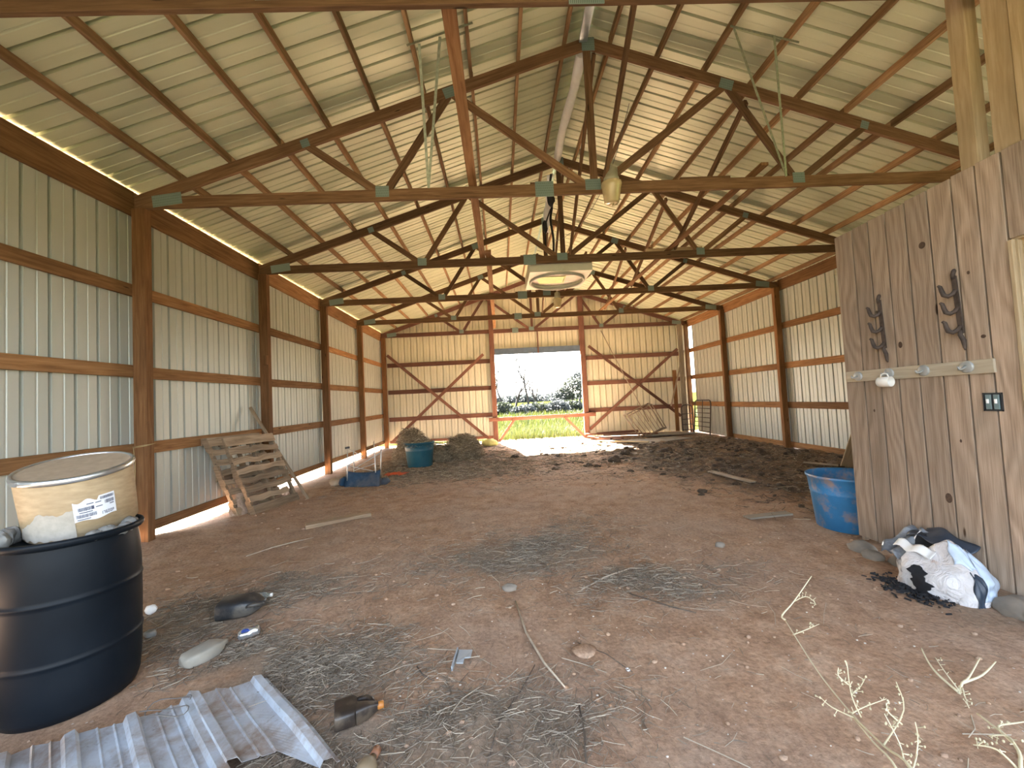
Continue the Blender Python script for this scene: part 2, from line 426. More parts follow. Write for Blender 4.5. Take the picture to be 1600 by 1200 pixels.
idx = np.arange(nx*ny).reshape(nx, ny)
F = np.stack([idx[:-1, :-1], idx[1:, :-1], idx[1:, 1:], idx[:-1, 1:]], -1).reshape(-1, 4)
me = bpy.data.meshes.new('floor'); V = np.stack([GX, GY, GZ], -1).reshape(-1, 3)
me.from_pydata(V.tolist(), [], F.tolist()); me.polygons.foreach_set('use_smooth', [True]*len(F))
for nm, fn in (('litter', litter), ('manure', manure)):
    at = me.attributes.new(nm, 'FLOAT', 'POINT'); at.data.foreach_set('value', np.asarray(fn(GX, GY), float).reshape(-1))
me.materials.append(DIRT)
floor = bpy.data.objects.new('floor', me); COL.objects.link(floor); tag(floor, kind='structure')

# meadow all round, with a hole where the barn floor lies
mb = MB()
for x0, x1, y0, y1 in ((-400, -8.9, -400, 500), (8.9, 400, -400, 500), (-8.9, 8.9, -400, -1.1), (-8.9, 8.9, 15.2, 500)):
    mb.face(tuple(range(len(mb.v), len(mb.v)+4)), None, .5); mb.v += [(x0, y0, -.015), (x1, y0, -.015), (x1, y1, -.015), (x0, y1, -.015)]
gm = mb.build('ground', [MEADOW, YARD], origin=(0, 0, -.015)); gm.data.polygons[2].material_index = 1
tag(gm, kind='structure')

def rib_profile(a, b, pitch=.2286, start=0.0, deep=.034):
    """(s, depth) along a ribbed sheet: one tall rib and two low ones per pitch"""
    out = [(a, 0)]; k0 = int(math.floor((a-start)/pitch))-1; s = k0
    while start + s*pitch < b:
        o = start + s*pitch
        for d, h in ((0, 0), (.006, deep), (.028, deep), (.034, 0), (.122, 0), (.128, .006), (.140, .006), (.146, 0)):
            q = o + d
            if a < q < b: out.append((q, h))
        s += 1
    out.append((b, 0)); return out
def siding(name, strips, deep=.034):
    """strips: list of (a, b, zlow, ztop function, place(s, depth, z))"""
    mb = MB()
    for a, b, z0, zt, place in strips:
        P = [[place(s, h, z0), place(s, h, zt(s))] for s, h in rib_profile(a, b, deep=deep)]
        mb.grid(P, smooth=False)
    return mb
mb = siding('wall_left', [(-.3, 14.62, .15, lambda s: 4.16, lambda s, h, z: (-4.262-h, s, z))])
tag(mb.build('wall_left', S_WALL, origin=(-4.26, 7.2, .15)), kind='structure')
mb = siding('wall_right', [(3.0, 14.24, .03, lambda s: 4.10, lambda s, h, z: (7.082+h, s, z))])
tag(mb.build('wall_right', S_WALL, origin=(7.08, 8, .03)), kind='structure')
place = lambda s, h, z: (s, 14.602+h, z)
mb = siding('wall_back', [(-4.26, -.17, .13, lambda s: roof_z(s)-.004, place), (3.04, 7.06, .02, lambda s: roof_z(s)-.004, place), (-.17, 3.04, 3.20, lambda s: roof_z(s)-.004, place)], .055)
tag(mb.build('wall_back', S_END, origin=(1.3, 14.6, 0)), kind='structure')
fplace = lambda s, h, z: (s, -.30-h, z)
mb = siding('wall_front', [(-4.26, -3.7, .05, lambda s: 3.6, fplace), (4.2, 7.06, .05, lambda s: 3.6, fplace), (-4.26, 7.06, 3.6, lambda s: roof_z(s)-.004, fplace)])
tag(mb.build('wall_front', S_WALL, origin=(1.3, -.3, 0)), kind='structure')
for nm, sg, dx in (('roof_left', -1, 5.86), ('roof_right', 1, 6.08)):
    mb = MB(); P = []
    for s, h in rib_profile(-.35, 14.9, start=.1, deep=.05):
        P.append([(XC + sg*dx, s, ZROOF - SL*dx + h), (XC + sg*.03, s, ZROOF - .01 + h)])
    mb.grid(P, smooth=False)
    tag(mb.build(nm, S_ROOF, origin=(XC+sg*3, 7.2, 5)), kind='structure')
mb = MB()
for sg in (-1, 1):
    o = len(mb.v); mb.v += [(XC, -.35, ZROOF+.045), (XC, 14.9, ZROOF+.045), (XC+sg*.2, 14.9, ZROOF-.03), (XC+sg*.2, -.35, ZROOF-.03)]
    mb.face((o, o+1, o+2, o+3))
tag(mb.build('roof_ridge_cap', GALV), kind='structure')

# ================================================================== FRAME: posts
def post(x0, x1, y, ztop, label, group, mat=W_POST, wy=.10, zb=-.25):
    mb = MB().box(((x0+x1)/2, y, (ztop+zb)/2), (abs(x1-x0), wy, ztop-zb))
    return tag(mb.build('post', mat, bevel=.005), label, 'post', group)
lp = ['square wooden post of the left wall beside the black barrel, outside the frame edge', 'nearest full-height brown post on the left wall, with twine around it',
      'brown post on the left wall just behind the leaning pallets', 'third brown post along the left wall, at the blue camp chair',
      'fourth brown post along the left wall, foot lit through the gap', 'brown corner post where the left and back walls meet']
for i in range(1, 6):
    post(XLO, XL, FY[i] if i < 5 else 14.48, CH-.002, lp[i], 'left wall posts')
rp = ['', '', 'brown post of the right wall hidden past the plank partition', 'tall dark post on the right wall nearest the plank partition', 'tall dark post on the right wall, second from the plank partition', 'brown corner post where the right and back walls meet, beside a bright slit']
for i in (2, 3, 4, 5):
    post(XR, XRO, FY[i] if i < 5 else 14.46, CH-.002, rp[i], 'right wall posts')
post(-.31, -.14, 14.48, 5.27, 'reddish post left of the open back doorway', 'back doorway posts', W_RED, .14)
post(3.0, 3.18, 14.48, 5.20, 'reddish post right of the open back doorway, its side sunlit orange', 'back doorway posts', W_RED, .14)

# girts, eave boards, skirts: one board per bay
bays = [(-.3, FY[0])] + [(FY[i], FY[i+1]) for i in range(5)]
bn = ['bay nearest the camera', 'bay behind the black barrel', 'bay with the leaning pallets', 'third bay, between pallets and camp chair', 'fourth bay, past the camp chair', 'last bay before the back wall']
lv = [('eave_board', 'wide eave board', 4.03, .30), ('wall_girt', 'upper girt', 3.0, .14), ('wall_girt', 'middle girt', 2.05, .14), ('wall_girt', 'lower girt', 1.15, .14), ('skirt_board', 'bottom skirt board', .215, .11)]
bnl = {1: 'beside the black barrel', 2: 'above the leaning pallets', 3: 'in the bay before the camp chair', 4: 'in the bay past the camp chair', 5: 'in the bay next to the back wall'}
for i in range(1, 6):
    y0, y1 = bays[i]
    if i == 1: y0 = 1.2
    if i == 5: y1 = 14.6
    for nm, lb, z, h in lv:
        dz = rnd.uniform(-.012, .012)
        t = .024 if nm == 'skirt_board' else .036
        mb = MB().beam((XLO-.019, y0+.002, z+dz), (XLO-.019, y1-.002, z-dz), t, h)
        tag(mb.build(nm, W_FRAME, bevel=.003), '%s of the left wall %s' % (lb, bnl[i]), 'board', lb + 's of the left wall')
bnr = {3: 'beside the plank partition', 4: 'between the two tall posts', 5: 'nearest the back wall'}
lvr = [('eave_board', 'wide eave board', 4.02, .27), ('wall_girt', 'upper girt', 3.0, .15), ('wall_girt', 'middle girt', 2.01, .15), ('wall_girt', 'lower girt', 1.045, .15), ('skirt_board', 'bottom skirt board', .075, .13)]
for i in (3, 4, 5):
    y0, y1 = bays[i]
    if i == 5: y1 = 14.58
    if i == 3: y0 = 4.0
    for nm, lb, z, h in lvr:
        if i == 5 and nm == 'skirt_board': continue
        dz = rnd.uniform(-.012, .012)
        mb = MB().beam((XRO+.019, y0+.002, z+dz), (XRO+.019, y1-.002, z-dz), .036, h)
        tag(mb.build(nm, W_FRAME, bevel=.003), '%s of the right wall %s' % (lb, bnr[i]), 'board', lb + 's of the right wall')
for side, x0, x1, zz in (('left', -4.05, -.32, (2.97, 1.99, 1.01)), ('right', 3.19, 6.88, (2.92, 1.98, .985))):
    for lb, z in zip(('upper', 'middle', 'lower'), zz):
        mb = MB().beam((x0, 14.575, z), (x1, 14.575, z), .036, .15)
        tag(mb.build('wall_girt', W_RED, bevel=.003), '%s reddish girt on the back wall, %s of the doorway' % (lb, side), 'board', 'girts of the back wall')
tag(MB().beam((-4.05, 14.575, .2), (-.32, 14.575, .2), .03, .1).build('skirt_board', W_RED), 'reddish skirt board along the foot of the back wall', 'board')
# diagonal braces
for p0, p1, lb in (((-4.0, 14.41, 3.33), (-.40, 14.41, .08), 'diagonal brace on back wall falling from left corner to doorway foot'),
                   ((-3.95, 14.45, .2), (-.55, 14.45, 3.22), 'diagonal brace on back wall rising from left corner foot to doorway'),
                   ((3.30, 14.41, 3.34), (6.55, 14.41, .62), 'diagonal brace on back wall falling from doorway top to the right'),
                   ((3.20, 14.45, .3), (6.6, 14.45, 3.08), 'diagonal brace on back wall rising from doorway foot to right corner')):
    dd = .55 if p0[1] < 14.43 else 0
    tag(MB().beam(p0, p1, .034, .10).build('diagonal_brace', W_RED, bevel=.003), lb, 'brace', 'diagonal braces of the back wall')
# doorway: header, strut, half-height gate rail with its two props
tag(MB().beam((-.14, 14.50, 3.285), (3.0, 14.50, 3.285), .05, .22).build('door_header', plain('header_paint', (.10, .145, .21), .6, .1, .15), bevel=.004), 'grey-blue header board across the top of the back doorway', 'board')
tag(MB().beam((1.46, 14.44, 3.17), (1.46, 14.44, CH-.004), .038, .09, (0, 1, 0)).build('header_strut', W_RED), 'short upright strut above the middle of the back doorway', 'strut')
t = thing('doorway_rail', 'orange-brown wooden rail across the back doorway, propped by two diagonals', 'rail', (1.45, 14.36, 0))
MB().beam((-.45, 14.375, .835), (3.42, 14.375, .845), .036, .13).build('rail', W_RED, t, .003)
MB().beam((.46, 14.35, .80), (-.12, 14.35, .03), .034, .09).build('prop', W_RED, t, .003)
MB().beam((2.28, 14.35, .80), (3.0, 14.35, .03), .034, .09).build('prop', W_RED, t, .003)

# trusses
def truss(i):
    Y = FY[i]; yn = ['over the camera end', 'nearest whole', 'second whole', 'third whole', 'fourth whole', 'farthest, against the back wall']
    lbs = ['wooden roof truss at the top edge, only its bottom chord showing', 'nearest wooden roof truss, with the barn light on its bottom chord', 'wooden roof truss just in front of the hanging fan box',
           'wooden roof truss just behind the hanging fan box', 'dark roof truss nearest the back wall but one', 'roof truss standing against the back wall siding']
    t = thing('roof_truss', lbs[i], 'truss', (XC, Y, CH), 'roof trusses')
    m = W_TRUSS if i < 5 else W_RED
    x0, x1 = XLO+.01, XRO-.01
    # the bottom chord is two lengths spliced at the big plate
    MB().beam((x0, Y, CH+.07), (x1, Y, CH+.07), .038, .14).build('bottom_chord', m, t, .003)
    for sg, L in ((-1, XC-x0-.01), (1, x1-XC-.01)):
        z0 = HR+.074; MB().beam((XC, Y, z0), (XC+sg*L, Y, z0-SL*L), .0405, .14).build('top_chord', m, t, .003)
    nb = [(-1.30, CH+.10), (XC-.04, CH+.10), (3.84, CH+.10)]
    tz = lambda x: HR - SL*abs(x-XC) + .03
    W = [((nb[0][0]-.03, nb[0][1]), (-2.18, tz(-2.18))), ((nb[0][0]+.04, nb[0][1]), (-.46, tz(-.46))), ((-.40, tz(-.40)), (nb[1][0]-.07, nb[1][1])),
         ((nb[1][0]+.09, nb[1][1]), (2.98, tz(2.98))), ((3.04, tz(3.04)), (nb[2][0]-.04, nb[2][1])), ((nb[2][0]+.03, nb[2][1]), (4.73, tz(4.73)))]
    for a, b in W:
        MB().beam((a[0], Y, a[1]), (b[0], Y, b[1]), .036, .088, (0, 1, 0) if False else (0, 0, 1)).build('web', m, t, .002)
    MB().beam((nb[1][0]+.02, Y, CH+.13), (nb[1][0]+.02, Y, HR+.02), .088, .036, (0, 1, 0)).build('king_post', m, t, .002)
    def plate(x, z, a, b, rz=0):
        y = Y-.0205; ca, sa = math.cos(rz), math.sin(rz)
        pts = [(x + u*ca - v*sa, y, z + u*sa + v*ca) for u, v in ((-a/2, -b/2), (a/2, -b/2), (a/2, b/2), (-a/2, b/2))]
        q = MB().poly(pts, .5, .0035, (0, -1, 0)); q.v = [(p[0], p[1]-.001, p[2]) for p in q.v]
        q.build('nail_plate', PLATE, t)
    plate(nb[0][0], nb[0][1]+.012, .16, .135); plate(nb[1][0], nb[1][1]+.012, .19, .135); plate(nb[2][0], nb[2][1]+.012, .15, .13)
    plate(.66, CH+.075, .225, .19)
    MB().beam((.49, Y-.002, CH+.152), (.76, Y-.002, CH+.152), .034, .022).build('splice_block', m, t)
    plate(-.43, tz(-.43)+.03, .17, .13, .32); plate(3.01, tz(3.01)+.03, .17, .13, -.32); plate(-2.2, tz(-2.2)+.03, .1, .1, .32); plate(4.74, tz(4.74)+.03, .1, .1, -.32)
    plate(XC, HR+.05, .16, .17); plate(x0+.38, CH+.10, .34, .14, .12); plate(x1-.38, CH+.10, .34, .14, -.12)
for i in range(6): truss(i)

# purlins
for sg, side in ((-1, 'left'), (1, 'right')):
    for k in range(10):
        dx = .29 + .587*k
        if sg < 0 and dx > 5.4: continue
        x = XC + sg*dx; z = HR + .148 + .0485 - SL*dx
        lo = {0: 'at the ridge'}.get(k, '%s below the ridge' % ORD[k])
        mb = MB()
        # butted lengths over the trusses, each a little off line
        ylist = [-.3] + FY[1:5:2] + [14.6]
        for a in range(len(ylist)-1):
            mb.beam((x + rnd.uniform(-.006, .006), ylist[a]+.002, z), (x + rnd.uniform(-.006, .006), ylist[a+1]-.002, z), .038, .089)
        tag(mb.build('roof_purlin', W_PURL, bevel=.002), 'long roof purlin on the %s slope, %s' % (side, lo if k else 'closest to the ridge'), 'purlin', 'purlins of the %s roof slope' % side)

# runners on the bottom chords and slanting braces between trusses
def board(name, p0, p1, wd, hd, label, cat, mat=W_FRAME, group=None, up=(0, 0, 1), bevel=.003):
    return tag(MB().beam(p0, p1, wd, hd, up).build(name, mat, bevel=bevel), label, cat, group)
board('truss_runner', (-.22, 1.9, CH+.161), (-.20, 7.5, CH+.161), .10, .038, 'flat board running over the nearest trusses left of the barn light', 'board', W_FRAME, 'runners over the trusses')
board('truss_runner', (-.09, 6.9, CH+.161), (-.09, 14.3, CH+.161), .10, .038, 'flat board running over the far trusses left of the fan box', 'board', W_FRAME, 'runners over the trusses')
board('truss_runner', (3.25, 4.5, CH+.161), (3.22, 12.4, CH+.161), .09, .038, 'flat board running over the trusses right of the fan box', 'board', W_FRAME, 'runners over the trusses')
board('scrap_board', (2.35, 4.80, CH+.157), (3.0, 4.83, CH+.175), .10, .028, 'short broken board lying on the nearest truss chord', 'board', W_TRUSS)
board('scrap_board', (2.9, 7.4, CH+.22), (4.0, 7.42, CH+.235), .035, .10, 'short pale board lying behind the second truss, right of the fan', 'board', W_PALE)
for n in range(4):
    lb = ['thin slanting brace from the ridge down to the barn light truss', 'slanting brace at the ridge meeting the truss before the fan', 'slanting brace at the ridge above the fan box', 'slanting brace at the ridge beyond the fan box'][n]
    board('ridge_brace', (XC+.085, FY[n]+.04, HR-.02), (XC+.105, FY[n+1]-.04, CH+.16), .038, .089, lb, 'brace', W_TRUSS, 'slanting braces along the ridge')
for n in (1, 2, 3):
    lb = ['', 'slanting brace right of the barn light, between the two nearest trusses', 'slanting brace to the right above the fan box', 'slanting brace to the right beyond the fan box'][n]
    board('truss_brace', (3.30, FY[n]+.06, HR-SL*2.0-.02), (3.34, FY[n+1]-.05, CH+.17), .038, .089, lb, 'brace', W_TRUSS, 'slanting braces on the right of the trusses')

# ================================================================== PLANK PARTITION (right)
PX = 3.26                                            # face of the boards
bnd = [3.672, 3.645+.008, 3.475, 3.319, 3.165, 3.002, 2.836, 2.677, 2.533, 2.39]
bnd = [3.665, 3.475, 3.319, 3.165, 3.002, 2.836, 2.677, 2.533, 2.392]
ptop = lambda y: 2.885 + (3.67-y)*.035
mb = MB()
def plank(y1, y0, z0, z1):
    mb.beam((PX+.011+rnd.uniform(-.001, .001), (y0+y1)/2, z0), (PX+.011+rnd.uniform(-.001, .001), (y0+y1)/2, z1), .022, abs(y1-y0)-.012, (0, 1, 0))
for k in range(len(bnd)-1):
    plank(bnd[k], bnd[k+1], .10 - .03*k/8 + rnd.uniform(-.01, .01), ptop((bnd[k]+bnd[k+1])/2) + rnd.uniform(-.006, .006))
for k in range(12):                                  # over the doorway, then the boards beyond it
    y1 = 2.392 - .15*k; y0 = y1 - .15
    plank(y1, y0, 2.36 if k < 6 else .06, ptop((y0+y1)/2))
for k in range(25):                                  # return of the stall towards the right wall
    x0 = 3.30 + k*.149; c = (x0+.0745, 3.632)
    mb.beam((c[0], c[1], .06), (c[0], c[1], 2.88 + rnd.uniform(-.008, .008)), .022, .143, (1, 0, 0))
mb.beam((PX+.05, 3.648, .05), (PX+.05, 3.648, 2.86), .045, .03, (0, 1, 0))
tag(MB().box((PX+.034, 3.02, 1.45), (.012, 1.235, 2.72)).build('seam_shade_backing', plain('seam_shade_dark', (.022, .018, .015), .9)), kind='structure')  # dark sheet added behind the boards, painting shade into the gaps between them
pw = mb.build('wall_partition', W_PLANK, bevel=.002, origin=(PX, 3, 0)); tag(pw, kind='structure')
KN = plain('knot_wood', (.075, .045, .028), .8, 0, .35, 60)
for y, z, a, b in ((2.895, 2.52, .024, .026), (3.165-.04, 1.79, .016, .026), (2.57, 1.77, .014, .012), (2.873, .62, .022, .036), (3.30, 2.1, .008, .01), (2.62, 2.22, .008, .012), (2.76, 1.05, .007, .012), (3.40, 1.25, .008, .012)):
    q = MB(); q.poly([(PX-.0012, y + a*math.cos(k*math.pi/8), z + b*math.sin(k*math.pi/8)) for k in range(16)], .5, .002, (-1, 0, 0)); q.build('knot', KN, pw)
# doorway trim at the frame edge
mb = MB().beam((PX-.004, 2.376, .05), (PX-.004, 2.376, 2.35), .026, .022, (0, 1, 0)); mb.beam((PX+.06, 2.37, .05), (PX+.06, 2.37, 2.36), .10, .03, (0, 1, 0), .6)
mb.beam((PX+.06, 2.36, 2.36), (PX+.06, 1.4, 2.40), .10, .03, (0, 0, 1))
tag(mb.build('door_1', W_PALE, bevel=.002), kind='structure')
tag(MB().box((4.4, 1.0, 1.3), (2.1, .02, 2.3)).build('wall_stall', W_PALE), kind='structure')
# posts standing behind the boards up to the roof
tag(MB().box((3.33, 2.575, 2.75), (.09, .105, 5.2)).build('partition_post', W_PALE, bevel=.004), 'slim pale upright behind the plank partition, left of the wide upright', 'post')
t = thing('partition_post', 'wide tan upright of two boards at the right edge above the planks', 'post', (3.36, 2.35, 0))
MB().box((3.37, 2.38, 2.6), (.14, .135, 5.3)).build('board', W_PALE, t, .004)
MB().box((3.36, 2.255, 2.6), (.16, .09, 5.3)).build('board', W_PALE, t, .004)

# coat rail with four hooks
t = thing('hook_rail', 'pale wooden rail with four round hooks screwed to the planks', 'rail', (PX-.02, 3.07, 1.52))
MB().beam((PX-.0105, 3.63, 1.558), (PX-.0105, 2.515, 1.569), .019, .095).build('board', wood('rail_board', (.36, .31, .22), (.47, .41, .31), (.56, .50, .40), tintamt=.05), t, .002)
HK = plain('hook_paint', (.34, .35, .34), .45, .2, .1)
for y, z in ((3.504, 1.559), (3.217, 1.566), (2.944, 1.568), (2.662, 1.572)):
    Mx = Matrix.Translation((PX-.021, y, z)) @ Matrix.Rotation(-math.pi/2, 4, 'Y')
    q = MB().lathe([(.041, 0), (.041, .008), (.034, .013), (0.001, .014)], 28, Mx)
    q.tube([(PX-.032, y, z+.002), (PX-.055, y+.002, z-.012), (PX-.075, y+.004, z-.014), (PX-.084, y+.005, z+.004)], [.008, .008, .007, .007], 8)
    q.build('hook', HK, t)
# enamel mug hanging from the second hook
t = thing('mug', 'white mug hanging by its handle from the coat rail', 'mug', (PX-.07, 3.21, 1.50))
Mx = Matrix.Translation((PX-.078, 3.205, 1.497)) @ Matrix.Rotation(math.radians(90), 4, 'X') @ Matrix.Rotation(math.radians(12), 4, 'Y')
Mx = Mx @ Matrix.Translation((0, 0, -.045))
MB().lathe([(.001, .002), (.036, .0), (.041, .006), (.042, .09), (.040, .092), (.038, .09), (.037, .008), (.001, .006)], 32, Mx).build('cup', WHITE, t)
MB().tube([Mx @ Vector(p) for p in ((-.0, .041, .018), (0, .062, .024), (0, .07, .045), (0, .062, .068), (0, .041, .074))], .005, 8).build('handle', WHITE, t)
# wrought hook racks
def hook_rack(y, zt, label, ys, flip=0):
    t = thing('hook_rack', label, 'hook rack', (PX-.02, y, zt-.55), 'forged hook racks')
    q = MB(); zl = zt-.54
    q.beam((PX-.006, y+.004, zt-.03), (PX-.006, y-.012, zt-.44), .010, .030, (0, 1, 0))
    q.tube([(PX-.012, y+.004, zt-.05), (PX-.02, y-.002, zt-.02), (PX-.012, y-.006, zt+.008), (PX-.008, y-.004, zt+.018)], [.011, .012, .013, .008], 8)
    q.tube([(PX-.012, y-.012, zt-.42), (PX-.02, y-.014, zt-.45), (PX-.014, y-.026, zt-.49), (PX-.010, y-.026, zl), (PX-.008, y-.028, zl-.02)], [.012, .013, .014, .010, .005], 8)
    q.build('bar', RUST, t)
    for k, dz in enumerate(ys):
        z = zt-dz; yy = y-.012*dz/.4
        MB().tube([(PX-.010, yy, z+.012), (PX-.03, yy+.004, z-.016), (PX-.048, yy+.018, z-.030), (PX-.066, yy+.030, z-.018), (PX-.072, yy+.036, z+.014), (PX-.076, yy+.040, z+.045), (PX-.086, yy+.046, z+.056)], [.012, .014, .015, .015, .014, .012, .008], 8).build('hook', RUST, t)
hook_rack(3.262, 2.22, 'black forged three-hook rack on the planks, nearer the far end', (.135, .27, .405))
hook_rack(2.70, 2.25, 'black forged three-hook rack on the planks, above the switch box', (.14, .265, .40))
# recessed switch box
t = thing('switch_box', 'open recessed electrical box with two switches in the planks', 'switch box', (PX-.004, 2.55, 1.27))
dk = plain('box_dark', (.025, .03, .035), .5)
q = MB(); y0, y1, z0, z1 = 2.497, 2.603, 1.268, 1.39
for a in ((y0, z0, y1, z0+.008), (y0, z1-.008, y1, z1), (y0, z0, y0+.007, z1), (y1-.007, z0, y1, z1)):
    q.box((PX-.004, (a[0]+a[2])/2, (a[1]+a[3])/2), (.007, abs(a[2]-a[0]), abs(a[3]-a[1])))
q.box((PX-.001, 2.55, 1.329), (.003, .10, .118)); q.build('box', dk, t)
for y in (2.528, 2.572):
    MB().box((PX-.006, y, 1.329), (.008, .030, .098)).build('switch', plain('switch_body', (.15, .22, .23), .4), t, .002)
    MB().box((PX-.014, y, 1.334), (.012, .011, .03)).build('toggle', WHITEP, t, .002)
# knot of twine on the end board
tag(MB().tube([(PX-.006+.004*math.sin(k*1.3), 3.668+.012*math.sin(k*2.1), 2.58+.018*math.cos(k*1.7)-.001*k) for k in range(26)], .004, 5).build('twine_knot', plain('twine', (.42, .34, .2), .9)), 'small knot of twine caught on the far end of the plank wall', 'twine')

# ================================================================== LEFT: barrel, drum, pallets
BC = (-2.43, 2.33)
t = thing('plastic_barrel', 'large black plastic barrel standing at the left edge', 'barrel', (BC[0], BC[1], 0))
Mx = Matrix.Translation((BC[0], BC[1], -.005))
prof = [(.001, .0), (.24, 0), (.262, .012), (.275, .05), (.2835, .15), (.2855, .22), (.2868, .276), (.287, .288), (.2905, .295), (.292, .301), (.2905, .307), (.287, .314), (.2872, .326), (.2885, .40), (.2888, .50), (.2882, .576), (.2882, .588), (.2915, .595), (.293, .601), (.2915, .607), (.288, .614), (.2878, .626), (.2865, .70), (.283, .77), (.278, .82), (.272, .86), (.27, .885)]
MB().lathe(prof, 72, Mx).build('body', BLACKP, t)
MB().lathe([(.27, .872), (.292, .877), (.299, .888), (.300, .90), (.296, .91), (.286, .912), (.28, .905), (.276, .87), (.262, .862)], 72, Mx).build('rim', BLACKP, t)
MB().lathe([(.264, .866), (.2, .868), (.001, .868)], 48, Mx).build('lid', BLACKP, t)
MB().lathe([(.035, .868), (.035, .885), (.028, .89), (.001, .89)], 20, Matrix.Translation((BC[0]+.0, BC[1]+.19, -.005))).build('bung', BLACKP, t)
# grey plastic scraps between drum and rim
GREYP = plain('grey_plastic', (.20, .20, .19), .5, 0, .3, 20, bumpk=.4)
q = MB()
for k in range(9):
    a = math.radians(-25 + k*13); q.blob((BC[0]+.245*math.cos(a), BC[1]+.245*math.sin(a), .885+.012*math.sin(k*2)), (.038, .038, .03), .3, 3, k, 12, 8)
tag(q.build('plastic_scrap', GREYP), 'crumpled grey plastic stuffed around the drum on the barrel, right side', 'plastic')
q = MB()
for k in range(4):
    a = math.radians(195 + k*14); q.blob((BC[0]+.25*math.cos(a), BC[1]+.25*math.sin(a), .905), (.04, .04, .05), .3, 3, k+20, 12, 8)
tag(q.build('plastic_scrap', GREYP), 'crumpled grey plastic stuffed around the drum on the barrel, left side', 'plastic')

# fibre drum
DN = Vector((.07, -.21, 1)).normalized()
DT = Vector((-2.45, 2.37, 1.262)); DB = DT - DN*.365
Rm = DN.to_track_quat('Z', 'Y').to_matrix().to_4x4()
Mx = Matrix.Translation(DB) @ Rm
def fibre_mat():
    m = bpy.data.materials.new('fibreboard'); nt, b = nodes_of(m)
    n = tex(nt, 'noise', coords(nt, 'Object', (1, 1, 4)), 14, 5); col = ramp(nt, n.outputs['Fac'], [(.3, (.40, .29, .165)), (.7, (.52, .39, .235))])
    n2 = tex(nt, 'noise', coords(nt, 'Object'), 5, 4); col = mixc(nt, ramp(nt, n2.outputs['Fac'], [(.5, (0, 0, 0)), (.75, (.5, .5, .5))]), col, (.26, .18, .10))
    nt.links.new(col, b.inputs['Base Color']); b.inputs['Roughness'].default_value = .7; return m
FIB = fibre_mat()
t = thing('fibre_drum', 'tan fibreboard drum with steel lid ring on top of the black barrel', 'drum', tuple(DB), None)
MB().lathe([(.001, 0), (.225, 0), (.232, .004), (.236, .2), (.238, .352)], 64, Mx).build('body', FIB, t)
MB().disc(.233, .349, 64, Mx).build('lid', plain('drum_lid', (.36, .27, .18), .75, 0, .12, 25), t)
ring = MB().lathe([(.238, .325), (.247, .328), (.250, .338), (.248, .350), (.243, .357), (.234, .358), (.231, .350)], 64, Mx).build('lid_ring', STEEL, t)
def on_drum(ang, z, off=0): r = .2345 + .009*z + off; return Mx @ Vector((r*math.cos(ang), r*math.sin(ang), z))
def drum_ang(deg):
    d = Rm.to_3x3().inverted() @ Vector((math.cos(math.radians(deg)), math.sin(math.radians(deg)), 0)); return math.atan2(d.y, d.x)
a_cam = drum_ang(-90)
q = MB().beam(on_drum(a_cam-.30, .343, .016), on_drum(a_cam-.17, .343, .016), .010, .022); q.build('clasp', STEEL, ring)
# torn patch: pale bare paper
PAP = plain('bare_paper', (.43, .39, .33), .85, 0, .12, 30)
def drum_patch(outline, off, mat, name, parent, tint=.5, n=14):
    """outline = function u in 0..1 -> (angle, zlow, zhigh)"""
    P = []
    for i in range(n+1):
        a, zl, zh = outline(i/n); P.append([on_drum(a, zl + (zh-zl)*j/4, off) for j in range(5)])
    q = MB().grid(P, True, tint); return q.build(name, mat, parent)
def torn(u):
    a = a_cam - .52 + u*1.20
    hi = .06 + .105*min(1, u*1.9) + .008*math.sin(u*13+1) + .004*math.sin(u*29) + .002*math.sin(u*71); lo = .010 + .012*math.sin(u*17)**2
    if u < .12: hi = lo + (hi-lo)*u/.12
    return a, lo, hi
drum_patch(torn, .0012, PAP, 'torn_patch', t, n=60)
LAB = plain('label_paper', (.78, .80, .84), .6, 0, .04); INK = plain('label_ink', (.10, .11, .16), .6, 0, .05)
la0, la1, lz0, lz1 = a_cam+.68, a_cam+1.40, .10, .225
lab = drum_patch(lambda u: (la0+(la1-la0)*u, lz0+.005*math.sin(u*9), lz1 - (.012+.01*math.sin(u*14) if u < .6 else 0)), .0020, LAB, 'label', t, n=20)
q = MB()
def ink(u0, u1, v0, v1):
    k = max(2, int((u1-u0)*14)); P = [[on_drum(la0+(la1-la0)*(u0+(u1-u0)*i/k), lz0+(lz1-lz0)*v, .0031) for v in (v0, v1)] for i in range(k+1)]; q.grid(P, True)
def bars(u0, u1, v0, v1, seed):
    r2 = random.Random(seed); u = u0
    while u < u1:
        wd = r2.choice((.004, .008, .012)); ink(u, min(u+wd, u1), v0, v1); u += wd + r2.choice((.005, .008))
bars(.62, .96, .80, .93, 1); bars(.72, .96, .56, .72, 2); bars(.10, .46, .46, .62, 3); bars(.04, .50, .16, .32, 4)
for a in ((.12, .42, .37, .41), (.06, .36, .07, .11), (.30, .46, .72, .76), (.50, .64, .70, .74), (.50, .66, .50, .54), (.84, .95, .47, .51), (.40, .46, .46, .62)): ink(*a)
